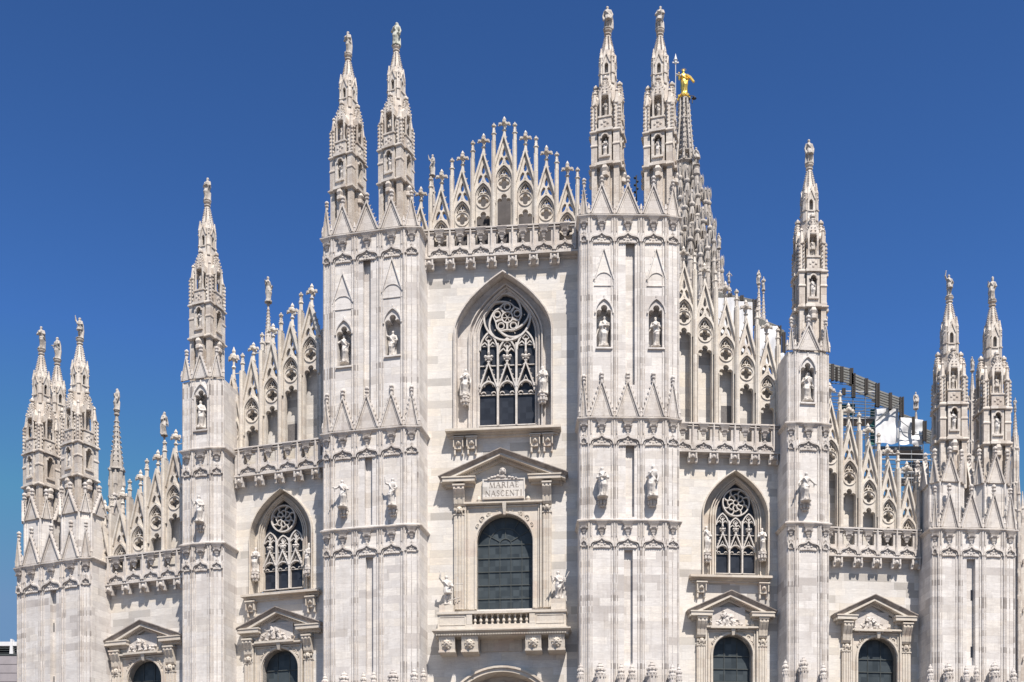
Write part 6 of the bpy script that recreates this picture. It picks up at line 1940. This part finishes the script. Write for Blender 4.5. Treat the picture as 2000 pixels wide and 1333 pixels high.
# ---------------------------------------------------------------- scaffolding and temporary roof over the south aisle
Ys = 101.0
ks = Ys / F
scf = bpy.data.objects.new('scaffolding', None); C.objects.link(scf)
scf.location = W(1720, 900, Ys)
tag(scf, 'steel scaffolding with white sheets and a stepped grey roof behind the right gables', 'scaffolding')
bpy.context.view_layer.update()
inv = Matrix.Translation(scf.location).inverted()
def spart(name, mb, mat): return part(name, mb, mat, scf, inv)
def P3(px, py, Y): 
    p = W(px, py, Y); return (p.x, -p.y, p.z)
def fascia(x0, y0, x1, y1, h, Y, depth=2.0):
    """ribbed sheet that faces the square, with the roof sheet running back from its top edge"""
    mb = MB()
    n = 6
    for i in range(n):
        a, b = i / n, (i + 0.66) / n
        q = [P3(x0, y0 + h * a, Y), P3(x1, y1 + h * a, Y), P3(x1, y1 + h * b, Y), P3(x0, y0 + h * b, Y)]
        back = [(p[0], p[1] - 0.12, p[2]) for p in q]
        mb.add(q + back, [(0, 1, 2, 3), (7, 6, 5, 4), (0, 4, 5, 1), (3, 2, 6, 7), (0, 3, 7, 4), (1, 5, 6, 2)])
    q = [P3(x0, y0, Y), P3(x1, y1, Y), P3(x1, y1 + h, Y), P3(x0, y0 + h, Y)]
    bk = [(p[0], p[1] - 0.16, p[2]) for p in q]
    t = [bk[0], bk[1], (bk[1][0], bk[1][1] - depth, bk[1][2]), (bk[0][0], bk[0][1] - depth, bk[0][2])]
    mb.add(t, [(0, 1, 2, 3)])
    spart('roof_sheet', mb, 'fascia')
def post(x, y0, y1, w, Y, mat='truss'):
    mb = MB(); k = Y / F
    a, b = W(x, y1, Y), W(x, y0, Y)
    w *= 0.72
    for dx in (-1, 1): mb.box(a.x + dx * w * k * 0.5 - 0.06, a.x + dx * w * k * 0.5 + 0.06, -Y - 0.1, -Y + 0.1, a.z, b.z)
    n = max(2, int((b.z - a.z) / 0.16))
    for i in range(n):
        z = a.z + (b.z - a.z) * i / n
        mb.box(a.x - w * k * 0.5, a.x + w * k * 0.5, -Y - 0.05, -Y + 0.06, z, z + 0.1)
    spart('lattice_post', mb, mat)
for a in ((1612, 708, 1664, 721, 31), (1666, 729, 1714, 749, 36), (1716, 762, 1764, 779, 30), (1765, 809, 1808, 825, 16), (1809, 838, 1830, 846, 26)): fascia(*a, Ys)
for x, y0, y1, w in ((1626, 712, 744, 4), (1634, 718, 745, 2), (1644, 717, 747, 5), (1663, 720, 752, 5), (1667, 730, 777, 6), (1692, 740, 770, 5), (1714, 749, 795, 7), (1739, 768, 800, 4), (1761, 776, 815, 7), (1784, 815, 850, 3), (1806, 823, 862, 6), (1648, 759, 772, 5)): post(x, y0, y1, w, Ys - 0.7)
# white sheets
def tarp(x0, x1, y0, y1, Y, seed, name='tarpaulin', dip=0.0):
    rnd = random.Random(seed)
    nx, ny = 26, 18
    vs = []
    ph = [rnd.random() * 6 for _ in range(5)]
    for j in range(ny + 1):
        for i in range(nx + 1):
            a, b = i / nx, j / ny
            sag = (2.0 * math.sin(math.pi * a) * b + 1.5 * math.sin(9 * a + ph[3]) * (b > .97) + dip * a * (1 - b))
            p = W(x0 + (x1 - x0) * a, y0 + (y1 - y0) * b + sag, Y)
            d = 0.05 * math.sin(1.3 * b * 6.28 + 2 * a + ph[0]) + 0.05 * math.sin(5 * a + 7 * b * b + ph[1]) + 0.016 * math.sin(17 * (a * .4 + b) + ph[2]) + 0.012 * math.sin(23 * (a - b * .3) + ph[4])
            vs.append((p.x, -p.y + d, p.z))
    mb = MB()
    m_ = nx + 1
    mb.add(vs, [(j * m_ + i, j * m_ + i + 1, (j + 1) * m_ + i + 1, (j + 1) * m_ + i) for j in range(ny) for i in range(nx)])
    return part(name, mb, 'tarp', scf, inv, True)
tarp(1710, 1755, 799, 865, Ys - 0.3, 1)
tarp(1757, 1803, 815, 868, Ys - 0.3, 2, dip=6)
tarp(1395, 1440, 582, 700, 98.0, 3)
tarp(1441, 1470, 590, 700, 98.2, 4)
tarp(1480, 1519, 637, 720, 98.2, 5)
tarp(1521, 1532, 690, 720, 98.0, 6)
# inner piece of the roof
Yi = 99.5
fascia(1398, 569, 1470, 585, 14, Yi); fascia(1481, 621, 1521, 637, 14, Yi); fascia(1521, 640, 1532, 646, 10, Yi)
for x, y0, y1, w in ((1426, 573, 586, 6), (1449, 578, 588, 5), (1474, 585, 636, 8), (1522, 637, 690, 7), (1531, 650, 690, 5)): post(x, y0, y1, w, Yi - 0.3)
# boards and nets
def board(x0, x1, y0, y1, Y, mat, name='deck', d=1.2):
    a, b = W(x0, y1, Y), W(x1, y0, Y)
    mb = MB(); mb.box(a.x, b.x, -Y - d, -Y, a.z, b.z); spart(name, mb, mat)
board(1635, 1708, 814, 818, Ys, 'pale_tube', 'guard_board', 0.1)
board(1637, 1706, 819, 822, Ys + .1, 'plank'); board(1700, 1800, 872, 877, Ys, 'fascia', 'guard_board', 0.1); board(1718, 1802, 878, 880, Ys, 'plank'); board(1756, 1803, 880, 898, Ys + 1, 'plank', 'dark_sheet', .1)
board(1640, 1670, 790, 812, Ys + 2, 'net', 'netting', .05); board(1700, 1710, 800, 870, Ys + 1.5, 'net', 'netting', .05)
board(1772, 1815, 903, 925, Ys + 1, 'plank', 'deck', 1.0); board(1765, 1815, 932, 940, Ys, 'plank'); board(1790, 1818, 945, 1010, Ys + .5, 'plank', 'dark_sheet', .2)
mb = MB()
def tb(x0, y0, x1, y1, r=0.045, Y=Ys - 0.62):
    a, b = W(x0, y0, Y), W(x1, y1, Y)
    mb.tube([(a.x, -a.y, a.z), (b.x, -b.y, b.z)], r, 5)
for x, y0, y1 in ((1623, 745, 860), (1666, 776, 900), (1709, 790, 940), (1756, 812, 960), (1803, 860, 1000), (1818, 850, 1000), (1690, 770, 900), (1780, 880, 1000), (1735, 870, 960)): tb(x, y0, x, y1)
for y in (753, 771, 778, 785, 790, 797, 803, 808): tb(1622, y - 4, 1710, y + 2, 0.035)
for y in (846, 852, 857, 865): tb(1800, y, 1822, y + 2, 0.035)
for y in (836, 843, 851, 859): tb(1640, y, 1708, y, 0.035)
for y in (900, 908, 916, 926, 936, 946): tb(1700, y - 2, 1822, y + 1, 0.035)
tb(1712, 822, 1764, 782, .05); tb(1664, 812, 1712, 790, .03); tb(1716, 817, 1742, 795, .04); tb(1712, 796, 1756, 798, .03); tb(1756, 843, 1803, 851, .04); tb(1758, 822, 1790, 846, .03)
spart('tube_frame', mb, 'tube')
for y in (764, 886, 897, 921, 933):
    mb = MB()
    tb(1640 if y < 800 else 1720, y, 1712 if y < 800 else 1818, y + 2, 0.05)
    spart('pale_rail', mb, 'pale_tube')
# sheets and tubes seen between the inner right gables and the narrow buttress
# small lamp fittings behind the right twin spires
mb = MB()
for i in range(5):
    p = W(1240 + (i % 2) * 5, 348 + i * 7, 86); mb.blob((p.x, -p.y, p.z), (0.10, 0.10, 0.09), 6, 4)
p0, p1 = W(1243, 343, 86), W(1243, 420, 86); mb.tube([(p0.x, -p0.y, p0.z), (p1.x, -p1.y, p1.z)], 0.05, 5)
part('lightning_gear', mb, 'foliage', cath)

# ---------------------------------------------------------------- modern building at the lower left
Yb = 118.0
kb = Yb / F
off = bpy.data.objects.new('office_building', None); C.objects.link(off)
off.location = (W(10, 1300, Yb).x, Yb, 0)
tag(off, 'modern building with white framed top storey and lilac grey cladding, lower left corner', 'building')
def opart(name, mb, mat, par=None, label=None): return part(name, mb, mat, par or off, Matrix.Translation((-off.location.x, -off.location.y, 0)) if par is None else None)
def oz(y): return CZ + (YH - y) * kb
x0 = W(-120, 0, Yb).x; x1 = W(90, 0, Yb).x
mb = MB()
mb.box(x0, x1, -Yb - 14, -Yb, 0, oz(1281))
for i in range(9):
    z = oz(1281) - i * 0.86 - 0.05
    mb.box(x0, x1, -Yb - 0.01, -Yb + 0.06, z - 0.80, z)
wl = opart('clad_wall', mb, 'clad')
mb = MB(); mb.box(x0, x1, -Yb - 8, -Yb - 1.2, oz(1281), oz(1258)); opart('window', mb, 'offglass')
mb = MB()
mb.box(x0, x1, -Yb - 8, -Yb + 0.05, oz(1262), oz(1254))
mb.box(x0, x1, -Yb - 8.2, -Yb - 0.9, oz(1254), oz(1251.5))
opart('roof_edge', mb, 'whitepaint')
for px in (-110, -85, -60, -35, -12, 23, 48, 72):
    mb = MB(); p = W(px, 0, Yb)
    mb.plate([(p.x - 3.6 * kb, oz(1278)), (p.x - 2.4 * kb, oz(1262)), (p.x - 1.8 * kb, oz(1249)), (p.x + 1.8 * kb, oz(1249)), (p.x + 2.4 * kb, oz(1262)), (p.x + 3.6 * kb, oz(1278))], (), -Yb - 0.4, -Yb + 0.14)
    opart('bracket_post', mb, 'whitepaint')
mb = MB()
for y in (1276, 1271, 1267): mb.tube([(x0, -Yb + 0.02, oz(y)), (x1, -Yb + 0.02, oz(y))], 0.035, 5)
mb.box(x0, x1, -Yb - 0.5, -Yb + 0.1, oz(1281), oz(1278))
opart('railing', mb, 'lead')
mb = MB(); p = W(1, 1270, Yb + 1.5); mb.blob((p.x, -p.y, p.z), (0.75, 0.3, 0.35), 8, 6); opart('roof_lamp', mb, 'lead')

# ---------------------------------------------------------------- ground
mb = MB()
mb.add([(-3000, 3000, 0), (3000, 3000, 0), (3000, -6000, 0), (-3000, -6000, 0)], [(0, 1, 2, 3)])
g = put('ground', mb.mesh('ground', 'paving'))
structure(g)
